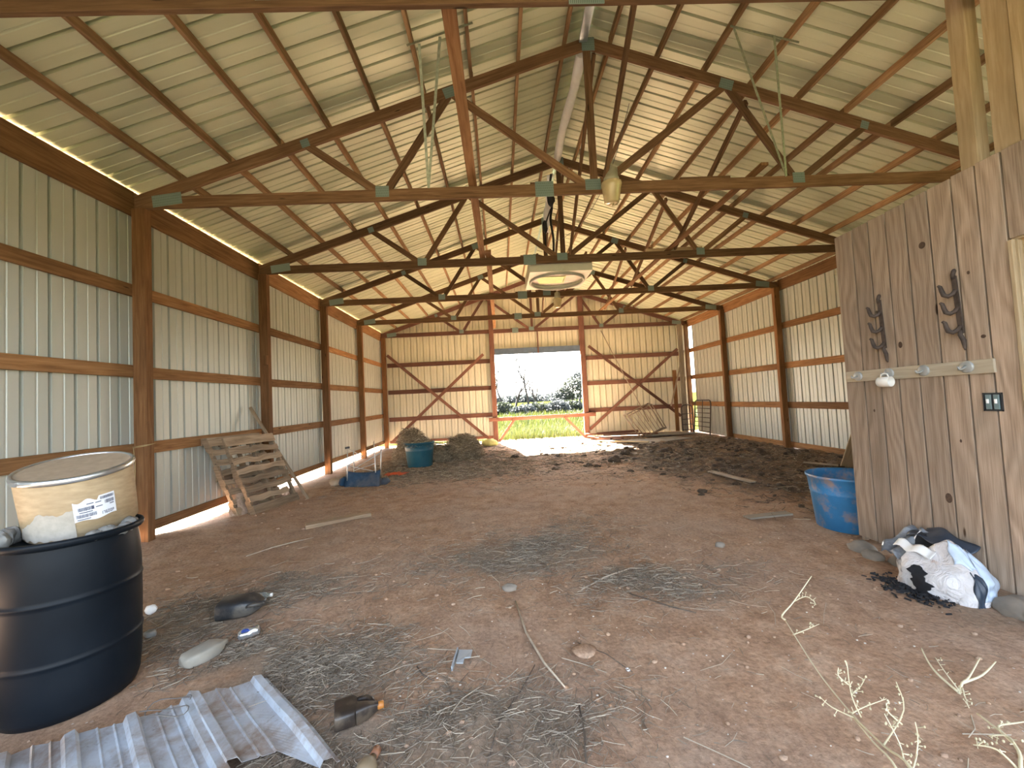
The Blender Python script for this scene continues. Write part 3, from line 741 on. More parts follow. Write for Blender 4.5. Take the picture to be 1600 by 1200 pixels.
def glyphs(txt, u, v, wd, hh):
    seg = {'1': 'bc', '7': 'abc', '6': 'acdefg', '0': 'abcdef', '9': 'abcdfg', 'P': 'abefg', 'A': 'abcefg', 'O': 'abcdef'}
    for ch in txt:
        for s_ in seg.get(ch, ''):
            x0, x1, ym = u, u+wd*.72, v+hh/2; tk = hh*.16; tx = wd*.2
            ink(*{'a': (x0, x1, v+hh-tk, v+hh), 'd': (x0, x1, v, v+tk), 'g': (x0, x1, ym-tk/2, ym+tk/2), 'f': (x0, x0+tx, ym, v+hh), 'e': (x0, x0+tx, v, ym),
                  'b': (x1-tx, x1, ym, v+hh), 'c': (x1-tx, x1, v, ym)}[s_])
        u += wd
glyphs('17600P', .60, .10, .058, .14)
q.build('printing', INK, lab)

# pallets
def pallet(BL, BR, TL, label, nslat, warp, seed):
    r2 = random.Random(seed)
    BL, BR, TL = Vector(BL), Vector(BR), Vector(TL); e = (BR-BL).normalized(); W = (BR-BL).length
    l = (TL-BL); L = l.length; l.normalize(); n = e.cross(l).normalized()
    if n.x < 0: n = -n
    t = thing('wooden_pallet', label, 'pallet', tuple(BL), 'pallets leaning on the left wall')
    P = lambda u, v, d: BL + e*u + l*v + n*d
    for u in (.02, W/2, W-.02):                        # notched stringers
        a = .09; ly = [(0, 0), (.0, -a), (.20, -a), (.235, -a+.035), (.42, -a+.035), (.455, -a), (L-.455, -a), (L-.42, -a+.035), (L-.235, -a+.035), (L-.20, -a), (L, -a), (L, 0)]
        q = MB().poly([P(u-.019, v, d-.02) for v, d in ly], r2.random(), .038, -e); q.build('stringer', W_PALLET, t, .002)
    vs = [.0] + [(.115 + (L-.30)*k/(nslat-2)+.07) for k in range(nslat-2)] + [L-.13]
    for k, v in enumerate(vs):
        h = .13 if k in (0, nslat-1) else .094
        ex = .0 if k in (0, nslat-1) else r2.uniform(-.008, .008); u1 = W if not (warp and k == 1) else W-.13
        Pg = []
        for i in range(9):
            uu = (u1)*i/8; w_ = ex*math.sin(i*.9) + (.01*math.sin(i*1.7+k) if warp and 0 < k < nslat-1 else 0)
            hh = h*(1-.22*max(0, math.sin(i*1.1+k*2))*(1 if 0 < k < nslat-1 else .0))
            Pg.append((uu, v+w_, hh))
        q = MB(); o = 0
        front = [[P(a, b, 0), P(a, b+c, 0)] for a, b, c in Pg]; back = [[P(a, b, -.019), P(a, b+c, -.019)] for a, b, c in Pg]
        tt = r2.random(); u0 = r2.random()*9
        ringp = []
        for i in range(9): ringp.append([front[i][0], front[i][1], back[i][1], back[i][0]])
        o = len(q.v)
        for rg in ringp: q.v += [tuple(p) for p in rg]
        for i in range(8):
            for m_ in range(4):
                m2 = (m_+1) % 4; ua, ub = u0+Pg[i][0], u0+Pg[i+1][0]; va, vb = m_*.1, m_*.1+.09
                q.face((o+4*i+m_, o+4*(i+1)+m_, o+4*(i+1)+m2, o+4*i+m2), [(ua, va), (ub, va), (ub, vb), (ua, vb)], tt)
        q.face((o, o+1, o+2, o+3), None, tt); q.face(tuple(o+32+m_ for m_ in (3, 2, 1, 0)), None, tt)
        q.build('deck_board', W_PALLET, t)
    for v in (0.0, L/2-.05, L-.10):                     # rear boards
        q = MB().beam(P(0, v+.05, -.120), P(W, v+.05, -.120), .10, .018, n); q.build('deck_board', W_PALLET, t)
pallet((-3.69, 6.07, .01), (-3.46, 6.90, .01), (-4.0, 5.86, 1.16), 'front wooden pallet leaning on the left wall, all slats showing', 8, True, 4)
pallet((-3.92, 6.03, .005), (-3.70, 6.86, .005), (-4.085, 5.66, 1.185), 'rear wooden pallet behind the other pallet, only its left edge showing', 8, False, 9)
tag(MB().blob((-3.98, 6.52, .08), (.15, .50, .58), .2, 2.6, 4, 20, 14, squash=-.12).build('dirt_heap', DIRT), 'heap of dirt and litter caught behind the leaning pallets', 'dirt', None, 'stuff')
board('leaning_stick', (-3.30, 6.87, .0), (-4.19, 6.80, 1.60), .03, .045, 'thin stick leaning against the left wall, right of the pallets', 'stick', W_PALLET)
tag(MB().box((-4.10, 7.122, 2.42), (.07, .056, .17)).build('wood_block', W_POST, bevel=.003), 'small wood block fixed to the side of the post above the pallets', 'block')
# twine round the near post
TW = plain('twine_loop', (.45, .33, .16), .9)
path = [(XLO-.0, 4.70, 1.18), (XL+.006, 4.70, 1.20), (XL+.006, 4.82, 1.205), (XL+.002, 4.705, 1.19), (XLO+.01, 4.695, 1.17), (XLO+.03, 4.695, 1.0), (XLO+.025, 4.697, .8), (XLO+.03, 4.695, .55)]
tag(MB().tube(path, .004, 5).build('twine', TW), 'loop of twine around the nearest left post, its end hanging down', 'twine')

# ================================================================== THINGS ON THE FLOOR
# collapsed folding camp chair
CH_B = plain('chair_canvas', (.014, .05, .10), .8, 0, .25, 12, (.12, .10, .08), .5); TUBEM = plain('chair_tube', (.48, .50, .50), .35, .7, .15, 9)
t = thing('camp_chair', 'broken folding camp chair with blue canvas and bare metal legs', 'chair', (-2.8, 7.85, 0))
g = .01
for k, (a, b) in enumerate((((-2.99, 7.74, g), (-3.01, 7.86, .74)), ((-2.42, 7.68, g), (-2.50, 7.86, .84)), ((-3.0, 8.12, g), (-2.97, 8.06, .66)), ((-2.48, 8.15, g), (-2.44, 8.1, .66)))):
    a = Vector(a); b = Vector(b); MB().tube([a, a.lerp(b, .5), b], .011, 8).build('leg', TUBEM, t)
for a, b in (((-2.99, 7.80, .40), (-2.58, 8.0, .24)), ((-2.46, 7.78, .42), (-2.97, 8.02, .26)), ((-2.99, 7.80, .40), (-2.74, 7.95, .56)), ((-3.01, 7.86, .73), (-2.74, 7.94, .54)), ((-2.97, 8.06, .3), (-2.45, 8.12, .58))):
    MB().tube([a, b], .008, 8).build('cross_bar', TUBEM, t)
MB().tube([(-3.05, 7.85, .735), (-2.97, 7.87, .745)], .02, 8).build('arm_end', plain('grip', (.05, .06, .07), .5), t)
P = [[Vector((-3.03 + .68*i/12, 7.70 - .08*i/12 + .02*j + .012*math.sin(i*.8+j*.5), .012 + .29*j/6 - .045*math.sin(math.pi*i/12)*(j/6))) for j in range(7)] for i in range(13)]
q = MB().grid(P)
q.grid([[Vector((-3.02-.03*j, 7.73+.09*j, .20-.045*j+.02*math.sin(i))) + Vector((0, 0, -.19*i/5)) for j in range(4)] for i in range(6)])
q.grid([[Vector((-2.41+.035*j, 7.66+.08*j, .20-.05*j+.015*math.sin(i))) + Vector((0, 0, -.19*i/5)) for j in range(4)] for i in range(6)])
so_ = q.build('canvas', CH_B, t); sm = so_.modifiers.new('th', 'SOLIDIFY'); sm.thickness = .004
MB().blob((-2.31, 7.86, .06), (.09, .10, .065), .2, 2.5, 3, 16, 10, squash=-.065).build('cup_pocket', CH_B, t)
MB().blob((-3.11, 7.90, .08), (.07, .14, .10), .25, 2.2, 5, 16, 10, squash=-.085).build('folded_canvas', CH_B, t)
tag(MB().blob((-3.29, 7.96, .07), (.12, .11, .09), .16, 2, 8, 16, 10, squash=-.08).build('rock', plain('rock_tan', (.38, .28, .19), .9, 0, .2, 6, bumpk=.5)), 'tan rock beside the camp chair, near the gap under the wall', 'rock')
# buckets
def tub(c, rt, rb, h, mat, name, label, cat, rope=True, tilt=None):
    t = thing(name, label, cat, (c[0], c[1], gz(*c)))
    Mx = Matrix.Translation((c[0], c[1], max(gz(*c), 0)-.01)) @ (tilt or Matrix())
    MB().lathe([(.001, 0), (rb*.96, 0), (rb, .015), (rb+(rt-rb)*.62, h*.66), (rb+(rt-rb)*.64+.004, h*.675), (rb+(rt-rb)*.66, h*.69), (rt, h-.03), (rt+.012, h-.025), (rt+.014, h-.004), (rt+.008, h), (rt-.006, h-.002), (rt-.012, h-.04), (rb-.01, .025), (.001, .02)], 56, Mx).build('shell', mat, t)
    return t, Mx
def bucket_mat(name, c, worn, amt):
    m = plain(name, c, .45, 0, .18, 5, worn, amt, spec=.4, dscale=4.5); return m
TUBM = bucket_mat('faded_tub', (.018, .095, .135), (.04, .10, .115), .5)
tt, Mx = tub((-2.06, 9.98), .36, .30, .60, TUBM, 'muck_tub', 'teal-blue plastic tub heaped with hay near the back left', 'tub')
for sg in (-1, 1):
    MB().tube([(-2.06+sg*.36, 9.90, .54), (-2.06+sg*.42, 9.93, .47), (-2.06+sg*.42, 10.03, .47), (-2.06+sg*.36, 10.06, .54)], .012, 8).build('rope_handle', plain('rope', (.3, .27, .22), .9), tt)
BKM = bucket_mat('worn_blue_bucket', (.04, .20, .42), (.36, .25, .19), .85)
tub((3.62, 4.14), .355, .30, .56, BKM, 'bucket', 'worn blue plastic bucket standing at the far end of the plank wall', 'bucket')

def fibres(name, mat, pts, L, r, label, cat, kind='stuff', seed=1, lift=.012, tilt=.15, parent=None, tints=(0, 1), zfun=None, curve=.25):
    """pts: list of (x, y) or (x, y, z); one three-sided bent fibre each"""
    r2 = random.Random(seed); V = []; Fc = []; T = []
    for p in pts:
        x, y = p[0], p[1]; a = r2.uniform(0, math.pi); l = L*r2.uniform(.35, 1.25); rr = r*r2.uniform(.6, 1.3)
        z = p[2] if len(p) > 2 else gz_fast(x, y) + r2.uniform(0, lift)
        ca, sa = math.cos(a), math.sin(a); el = r2.uniform(-tilt, tilt); bend = r2.uniform(-curve, curve)*l
        o = len(V)
        for k, u in enumerate((-.5, 0, .5)):
            cx = x + ca*l*u - sa*bend*(1-4*u*u)*.5; cy = y + sa*l*u + ca*bend*(1-4*u*u)*.5
            cz = z + math.sin(el)*l*u
            if len(p) < 3: cz = max(cz, gz_fast(cx, cy) + rr*.3)
            V += [(cx - sa*rr, cy + ca*rr, cz), (cx + sa*rr, cy - ca*rr, cz), (cx, cy, cz + rr*1.5)]
        for k in (0, 1):
            b = o + 3*k
            Fc += [(b, b+3, b+5, b+2), (b+2, b+5, b+4, b+1), (b+1, b+4, b+3, b)]; tv = 0
        tv = tints[0] + (tints[1]-tints[0])*r2.random()**1.8
        T += [tv]*6
    me = bpy.data.meshes.new(name); base = Vector((0, 0, 0))
    if parent is not None: base = Vector(parent.location)
    else: base = Vector((sum(v[0] for v in V)/len(V), sum(v[1] for v in V)/len(V), min(v[2] for v in V)))
    me.from_pydata([(v[0]-base.x, v[1]-base.y, v[2]-base.z) for v in V], [], Fc)
    at = me.attributes.new('tint', 'FLOAT', 'FACE'); at.data.foreach_set('value', T); me.materials.append(mat)
    ob = bpy.data.objects.new(name, me); COL.objects.link(ob)
    if parent is not None: ob.parent = parent
    else: ob.location = base
    return tag(ob, label, cat, None, kind)
_gi = lambda a, v: int(min(max(np.searchsorted(a, v)-1, 0), len(a)-2))
def gz_fast(x, y):
    i, j = _gi(xs, x), _gi(ys, y); fx = (x-xs[i])/(xs[i+1]-xs[i]); fy = (y-ys[j])/(ys[j+1]-ys[j])
    fx = min(max(fx, 0), 1); fy = min(max(fy, 0), 1)
    return float((GZ[i, j]*(1-fx)+GZ[i+1, j]*fx)*(1-fy) + (GZ[i, j+1]*(1-fx)+GZ[i+1, j+1]*fx)*fy)

# hay: heap by the back wall and hay in the tub
HAYB = plain('hay_heap_core', (.20, .155, .10), .95, 0, .4, 25, bumpk=.8)
def heap(c, rad, n, seed, label, core=True):
    t = thing('hay_heap', label, 'hay', (c[0], c[1], gz_fast(c[0], c[1]) if len(c) < 3 else c[2]))
    z0 = t.location.z
    MB().blob((c[0], c[1], z0), (rad[0]*.93, rad[1]*.93, rad[2]*.92), .14, 2.3, seed, 24, 14, squash=-.05).build('core', HAYB, t)
    r2 = random.Random(seed); pts = []
    for _ in range(n):
        th = math.acos(r2.random()); ph = r2.uniform(0, 2*math.pi); d = Vector((math.sin(th)*math.cos(ph), math.sin(th)*math.sin(ph), math.cos(th)))
        k = 1 + .28*(float(vnoise(d.x*2.3+d.z*1.6, d.y*2.3-d.z*1.4, 1, seed))-.5)
        pts.append((c[0]+d.x*rad[0]*k, c[1]+d.y*rad[1]*k, z0 + max(d.z*rad[2]*k, .01)))
    f = fibres('strands', HAY, pts, .16, .0035, None, None, 'stuff', seed, tilt=.6, parent=t); f['kind'] = 'stuff'
    return t
heap((-1.13, 10.95), (.56, .55, .68), 2600, 11, 'tall heap of grey old hay against the back left wall')
heap((-2.40, 10.75), (.50, .45, .84), 2200, 12, 'heap of brown hay rising behind the teal tub')
heap((-1.75, 10.9), (.6, .5, .40), 1500, 14, 'low saddle of hay between the two taller heaps')
heap((-2.08, 10.0, .50), (.33, .33, .17), 1200, 13, 'loose hay heaped in the teal tub')
# orange cloth
ORC = plain('orange_cloth', (.55, .10, .035), .8, 0, .2, 10)
P = [[Vector((-2.62 + .50*i/16, 8.72 + .30*j/8 + .05*math.sin(i*.9), gz(-2.4, 8.8)+.012 + .05*abs(math.sin(i*.75+j*.6))*math.sin(math.pi*i/16)**.5*(.4+.6*math.sin(math.pi*j/8)))) for j in range(9)] for i in range(17)]
q = MB().grid(P); oc = q.build('orange_cloth', ORC); sm = oc.modifiers.new('t', 'SOLIDIFY'); sm.thickness = .004; tag(oc, 'crumpled orange-red cloth on the dirt between camp chair and tub', 'cloth')
# planks on the floor
def on_floor(p, dz): return (p[0], p[1], gz_fast(*p)+dz)
board('plank', on_floor((-2.56, 5.22), .022), on_floor((-1.86, 5.60), .022), .13, .05, 'brownish grey plank half sunk in the dirt in front of the pallets', 'plank', W_PALLET)
board('plank', on_floor((3.64, 7.0), .035), on_floor((3.86, 6.14), .035), .12, .022, 'short pale plank lying alone on the manure, right of centre', 'plank', W_GREY)
board('plank', on_floor((2.75, 4.55), .02), on_floor((3.30, 4.62), .025), .12, .02, 'thin pale board on the dirt left of the blue bucket', 'plank', W_GREY)
board('plank', (5.95, 6.98, .05), (5.6, 7.35, .07), .10, .02, 'loose grey board on the manure behind the blue bucket', 'plank', W_GREY)
board('leaning_board', (6.10, 6.95, .0), (6.42, 6.85, .95), .30, .02, 'yellow board leaning behind the far end of the plank wall', 'board', W_PALE, up=(0, 1, .0))
lum = [((3.0, 13.9, .10), (3.9, 12.9, .08), .14, .04, W_RED, 'orange-lit board at the right foot of the back doorway, pointing inward'),
       ((2.95, 14.1, .17), (5.3, 13.5, .13), .10, .04, W_RED, 'long reddish board along the floor right of the back doorway'),
       ((3.1, 13.5, .06), (3.55, 13.0, .05), .10, .09, W_RED, 'short orange-lit block on the floor right of the doorway'),
       ((2.85, 12.2, .05), (3.55, 10.8, .045), .12, .03, W_PALE, 'pale sunlit plank lying nearest on the floor by the doorway'),
       ((3.0, 12.6, .08), (4.3, 11.7, .07), .13, .03, W_PALE, 'second pale sunlit plank lying right of the doorway'),
       ((3.6, 14.2, .08), (6.3, 14.0, .08), .16, .05, W_GREY, 'long grey timber at the foot of the back wall, right side'),
       ((-1.9, 12.4, .07), (-.35, 13.7, .09), .10, .03, W_GREY, 'thin pale board on the floor left of the back doorway'),
       ((3.4, 14.25, .15), (4.9, 14.3, .17), .09, .08, W_RED, 'dark reddish timber stacked at the back wall right of the doorway')]
for a, b, wd, hd, m_, lb in lum: board('plank', a, b, wd, hd, lb, 'plank', m_)
PLY = wood('old_plywood', (.22, .20, .17), (.30, .275, .24), (.38, .35, .30), grain=5)
tag(MB().poly([(4.2, 11.5, .05), (5.9, 12.3, .055), (5.6, 12.95, .06), (3.7, 12.6, .05)], .5, .018, (0, 0, 1)).build('plywood_sheet', PLY), 'grey plywood sheet flat on the floor under the leaning rack', 'plywood')
tag(MB().poly([(5.0, 13.1, .09), (6.6, 13.3, .09), (6.5, 14.0, .1), (4.9, 14.0, .1)], .3, .018, (0, 0, 1)).build('plywood_sheet', PLY), 'grey plywood sheet flat at the foot of the back wall, right corner', 'plywood')
YB = plain('yellow_sack', (.62, .60, .22), .7, 0, .2, 6); ST = plain('stone', (.25, .215, .175), .9, 0, .22, 7, (.22, .17, .12), .5, bumpk=.5)
tag(MB().blob((-.42, 13.45, .10), (.28, .16, .13), .14, 2.4, 4, 18, 10, squash=-.09).build('yellow_sack', YB), 'yellow-green sack lying left of the back doorway', 'sack')
tag(MB().blob((-.98, 13.5, .10), (.2, .16, .15), .16, 2.4, 6, 16, 10, squash=-.09).build('rock', ST), 'pale rock beside the yellow sack near the doorway', 'rock')
# manure lumps
MAN = plain('manure', (.07, .05, .034), .95, 0, .4, 20, bumpk=.9)
ml = ['biggest dark manure pile right of the doorway light', 'twin dark manure pile further right of the doorway light', 'dark manure lump just before the plywood sheet', 'flat dark manure pat in the middle of the back floor', 'dark manure lump left of centre on the back floor', 'dark manure clod near the right posts', 'manure clod far right before the corner']
for k, (px_, py_, r_) in enumerate(((3.0, 9.9, .14), (4.1, 9.9, .15), (4.7, 11.2, .12), (2.55, 9.0, .15), (.3, 10.4, .11), (5.9, 9.0, .14), (6.2, 11.2, .15))):
    q = MB(); z = gz_fast(px_, py_)
    for j in range(5): q.blob((px_+rnd.uniform(-.6, .6)*r_, py_+rnd.uniform(-.6, .6)*r_, z+.02), (r_*rnd.uniform(.4, .7), r_*rnd.uniform(.4, .7), r_*rnd.uniform(.35, .75)), .25, 2.6, j+k, 12, 8, squash=-.03)
    tag(q.build('manure_pile', MAN), ml[k], 'manure', 'manure piles')

# hay rack leaning by the back wall
RG = plain('rack_metal', (.28, .22, .16), .6, .4, .25, 9)
t = thing('metal_rack', 'rusty barred metal rack tipped over right of the back doorway', 'rack', (4.7, 13.2, 0))
A, B, C_, D_ = Vector((4.08, 13.25, .80)), Vector((4.98, 13.35, 1.16)), Vector((4.55, 12.95, .03)), Vector((5.40, 13.25, .33))
for a, b in ((A, B), (A, C_), (B, D_), (C_, D_)): MB().tube([a, b], .022, 8).build('frame_tube', RG, t)
for k in range(1, 7): MB().tube([A.lerp(B, k/7), C_.lerp(D_, k/7)], .010, 6).build('bar', RG, t)
off = Vector((.28, .42, -.05)); A2, B2, C2, D2 = A+off, B+off, C_+off+Vector((0, 0, .06)), D_+off
for a, b in ((A2, B2), (A2, C2), (B2, D2), (C2, D2), (B, B2), (C_, C2), (D_, D2)): MB().tube([a, b], .016, 6).build('frame_tube', RG, t)
MB().tube([C_+Vector((-.15, -.1, 0)), C_, D_, D_+Vector((.06, .02, .0))], .028, 8).build('foot_tube', RG, t)
tag(MB().tube([(3.66, 13.9, 3.80), (4.3, 13.65, 2.2), (4.95, 13.32, .55)], .014, 8).build('thin_pole', RG), 'thin pole slanting from the back wall truss down to the metal rack', 'pole')
# tall grey boards and tubular gates in the right corner
board('leaning_board', (6.60, 14.20, .0), (6.66, 14.30, 3.97), .17, .04, 'tall weathered board standing upright in the right back corner', 'board', W_GREY, up=(0, 1, 0))
board('leaning_board', (6.35, 14.30, .0), (6.38, 14.33, 2.3), .12, .06, 'shorter dark post standing left of the tall weathered board', 'post', W_POST, up=(0, 1, 0))
board('leaning_board', (6.12, 14.20, 1.0), (6.75, 14.28, 3.0), .035, .05, 'thin stick leaning behind the tall weathered board', 'stick', W_GREY)
GT = plain('gate_paint', (.10, .085, .075), .6, .4, .2, 8)
def pipe_gate(O, ex, hh, wd, label, n):
    t = thing('pipe_gate', label, 'gate', O, 'pipe gates in the right back corner'); O = Vector(O); ex = Vector(ex).normalized()
    p = lambda u, v: O + ex*u + Vector((.10*(1-v/hh)*(-1 if O.x > 6.5 else 0), 0, v))
    MB().tube([p(0, 0), p(0, hh-.12), p(.04, hh-.03), p(.12, hh), p(wd-.12, hh), p(wd-.04, hh-.03), p(wd, hh-.12), p(wd, 0)], .02, 8).build('frame', GT, t)
    for k in range(n): MB().tube([p(0, .12+k*(hh-.25)/n), p(wd, .12+k*(hh-.25)/n)], .013, 8).build('rail', GT, t)
    MB().tube([p(wd*.5, .1), p(wd*.5, hh)], .013, 8).build('upright', GT, t)
pipe_gate((6.86, 12.85, .02), (0, 1, 0), 1.16, 1.05, 'dark rounded pipe gate leaning on the right wall near the corner', 6)
pipe_gate((6.42, 14.05, .02), (1, .12, 0), 1.0, .42, 'small dark pipe gate panel standing in the right back corner', 4)

# burnt feed sack beside the planks
def sack_mat():
    m = bpy.data.materials.new('burnt_sack'); nt, b = nodes_of(m); v = coords(nt, 'Object')
    n = tex(nt, 'noise', v, 6, 5); col = ramp(nt, n.outputs['Fac'], [(.3, (.50, .46, .44)), (.55, (.68, .66, .66)), (.8, (.80, .80, .83))])
    n2 = tex(nt, 'noise', v, 4.2, 4, .5, .5); col = mixc(nt, ramp(nt, n2.outputs['Fac'], [(.60, (0, 0, 0)), (.64, (1, 1, 1))]), col, (.03, .035, .05))
    n3 = tex(nt, 'noise', v, 9, 3); col = mixc(nt, ramp(nt, n3.outputs['Fac'], [(.62, (0, 0, 0)), (.7, (.7, .7, .7))]), col, (.40, .27, .2))
    nt.links.new(col, b.inputs['Base Color']); b.inputs['Roughness'].default_value = .45
    n4 = tex(nt, 'noise', v, 11, 4, .6, 1.2); bump(nt, b, n4.outputs['Fac'], .8, .03); return m
SACK = sack_mat(); CHAR = plain('char', (.008, .008, .010), .8, 0, .5, 20, bumpk=.6)
SILV = plain('grey_film', (.36, .40, .44), .3, .1, .35, 9, (.06, .07, .09), .7, bumpk=.8); NAVY = plain('dark_print', (.035, .05, .075), .4, 0, .3, 8, bumpk=.5)
LBLU = plain('pale_blue_film', (.55, .66, .80), .3, 0, .15, 10, bumpk=.5)
t = thing('burnt_sack', 'half-burnt white feed sack with a charred hole beside the plank wall', 'sack', (3.0, 2.62, 0))
def sheetlike(fn, ni, nj, mat, name, parent, th=.004):
    o_ = MB().grid([[fn(i/(ni-1), j/(nj-1)) for j in range(nj)] for i in range(ni)]).build(name, mat, parent)
    s_ = o_.modifiers.new('t', 'SOLIDIFY'); s_.thickness = th; s_.offset = 0; return o_
SCX = Vector((3.03, 2.76, -.015)); SD0 = Vector((-.77, -.64, 0)); SD1 = Vector((.50, -.866, 0))
def sack_pt(al, v, off=0.0):
    # al: 0 faces the entrance, positive to the right along the planks; v: foot 0 to top 1
    ca, sa = math.cos(al), math.sin(al); e = .75
    cx_ = math.copysign(abs(ca)**e, ca)*.15; sx_ = math.copysign(abs(sa)**e, sa)*.215
    k = (1.0 + .10*math.sin(math.pi*v)) * (1 - .42*max(0, v-.55)/.45) if v < 1 else .58
    k *= 1 + .05*math.sin(al*3+v*5) + .035*math.sin(al*7-v*11)
    rise = .33*v + (.045*math.sin(al*2+.6)+.02*math.sin(al*5))*v*v
    p = SCX + SD0*(cx_*k+off*ca) + SD1*(sx_*k+off*sa) + Vector((.07*v*v, .07*v*v, rise + off*max(0, v-.6)))
    p.x = min(p.x, PX-.015+off*.3); return p
def span(a0, a1, v0, v1, off, wob=0): return lambda u, w: sack_pt(a0+(a1-a0)*u+wob*math.sin(9*w+3*u), v0+(v1-v0)*w+wob*.6*math.sin(8*u+2*w), off+.004*math.sin(13*u+9*w))
sheetlike(lambda u, v: sack_pt(-math.pi+2*math.pi*u, v), 72, 26, SACK, 'bag', t)
top = [sack_pt(-math.pi+2*math.pi*k/24, 1.0) for k in range(24)]; cc = sum(top, Vector())/24
q = MB(); q.v = [tuple(cc+Vector((0, 0, -.02)))] + [tuple(p) for p in top]
for k in range(24): q.face((0, 1+k, 1+(k+1) % 24))
q.build('bag_mouth', CHAR, t)
def hole_pt(u, w):
    wd = .34*math.sin(math.pi*min(1, .12+.80*w))**.6*(1+.28*math.sin(17*w)+.16*math.sin(41*w)); return sack_pt(-.30 - .10*w + (u-.5)*wd*2*.62, .66*w, .009)
sheetlike(hole_pt, 14, 22, CHAR, 'burnt_hole', t)
sheetlike(span(.62, .98, .0, .62, .006, .05), 10, 18, NAVY, 'scorched_strip', t)
sheetlike(span(.98, 1.9, .18, .97, .008, .03), 14, 18, LBLU, 'printed_side', t)
sheetlike(span(.25, .95, .70, .98, .008, .04), 12, 10, LBLU, 'printed_fold', t)
sheetlike(lambda u, w: Vector((3.06+.17*w+.012*math.sin(8*u), 3.02-.33*u+.015*math.sin(6*w), .31+.06*w-.05*u+.05*math.sin(math.pi*u)*(1-.4*w)+.012*math.sin(9*u+5*w))), 20, 10, NAVY, 'top_panel', t)
sheetlike(lambda u, w: Vector((2.93+.25*w+.015*math.sin(9*u), 3.10-.24*u+.02*math.sin(7*w), .17+.20*w**.7*(1-.22*u)+.018*math.sin(11*w+5*u)+.012*math.sin(17*u))), 18, 16, SILV, 'film_flap', t)
sheetlike(lambda u, w: Vector((2.93+.05*w+.008*math.sin(9*u), 3.0-.26*u, .255+.045*w+.012*math.sin(12*u))), 14, 6, WHITEP, 'white_edge', t)
# ash on the dirt
r2 = random.Random(5)
fibres('ash_scraps', CHAR, [(2.86+r2.gauss(0, .07), 2.82+r2.gauss(0, .10)) for _ in range(420)], .035, .006, 'black ash scraps on the dirt in front of the burnt sack', 'ash', seed=8)
# foundation stones
sl_ = ['flat pale stone at the far foot of the plank wall', 'rounded whitish stone second from the far end of the planks', 'long grey stone under the middle of the plank wall', 'grey stone beside the burnt sack, half under the boards', 'broken stone behind the sack under the planks', 'big grey stone right of the burnt sack', 'stone at the right edge under the planks']
for k, (x_, y_, a, b, c) in enumerate(((3.17, 3.53, .10, .11, .07), (3.10, 3.36, .065, .085, .055), (3.20, 3.18, .09, .12, .07), (3.19, 3.05, .10, .13, .08), (3.24, 2.88, .09, .1, .1), (3.17, 2.44, .11, .12, .085), (3.16, 2.27, .11, .12, .10))):
    tag(MB().blob((x_, y_, gz_fast(x_, y_)+.01), (a, b, c), .18, 2.2, k+30, 16, 10, squash=-.03).build('stone', ST), sl_[k], 'stone', 'stones under the plank wall')
tag(MB().blob((2.02, 3.8, gz_fast(2.02, 3.8)+.015), (.05, .04, .03), .2, 2, 51, 12, 8).build('stone', ST), 'small round stone alone on the dirt right of centre', 'stone')
tag(MB().blob((.0, 3.27, gz_fast(0, 3.27)+.012), (.06, .045, .03), .2, 2, 52, 12, 8).build('stone', ST), 'small flat stone at the edge of the middle straw', 'stone')
tag(MB().blob((.42, 2.40, gz_fast(.42, 2.40)+.006), (.075, .06, .022), .2, 2, 53, 14, 8).build('dirt_clod', DIRT), 'round crust of dirt beside the bent twig', 'clod')

# black jug lying down
def rbox_path(prof, M, mat, name, parent, n=24, sub=True):
    """stack of rounded rectangles: (z, halfx, halfy, dx)"""
    P = []
    for z, hx, hy, dx in prof:
        row = []
        for k in range(n+1):
            a = 2*math.pi*k/n; c, s_ = math.cos(a), math.sin(a); e = .45
            row.append(M @ Vector((dx + hx*math.copysign(abs(c)**e, c), hy*math.copysign(abs(s_)**e, s_), z)))
        P.append(row)
    return MB().grid(P).build(name, mat, parent)
def jug(c, az, tiltx, sc, mat, label, name, cap=None):
    t = thing(name, label, 'jug', (c[0], c[1], gz_fast(c[0], c[1])))
    M = Matrix.Translation((c[0], c[1], gz_fast(c[0], c[1])+.058*sc)) @ Matrix.Rotation(az, 4, 'Z') @ Matrix.Rotation(math.radians(90), 4, 'Y') @ Matrix.Rotation(tiltx, 4, 'Z') @ Matrix.Scale(sc, 4)
    # local z = jug height, x = thickness (up when lying), y = breadth
    rbox_path([(-.14, .001, .001, 0), (-.14, .05, .088, 0), (-.132, .058, .096, 0), (.05, .058, .096, 0), (.075, .052, .09, 0), (.11, .035, .06, 0), (.135, .022, .03, 0), (.15, .02, .022, 0), (.15, .001, .001, 0)], M, mat, 'body', t)
    MB().tube([M @ Vector(p) for p in ((-.02, -.085, .06), (-.03, -.10, .085), (-.03, -.095, .12), (-.01, -.055, .145), (0, -.02, .14))], .012*sc, 8).build('handle', mat, t)
    if cap:
        MB().lathe([(.001, .148), (.024, .148), (.024, .178), (.02, .181), (.001, .181)], 24, M).build('cap', cap, t)
    return t
JUGM = plain('dusty_black_plastic', (.022, .024, .028), .45, 0, .3, 10, (.17, .145, .11), .45, dscale=6)
jug((-2.02, 3.13), math.radians(12), 0, 1.05, JUGM, 'black plastic jug lying on its side on the dirt near the barrel', 'plastic_jug', None)
t = thing('oil_jug', 'dark brown oil jug with orange cap lying in the front straw', 'jug', (-.74, 2.0, gz_fast(-.74, 2.0)))
OIL = plain('brown_plastic', (.03, .022, .018), .4, 0, .3, 10, (.12, .09, .06), .6, dscale=9); CAPM = plain('orange_cap', (.42, .16, .03), .5)
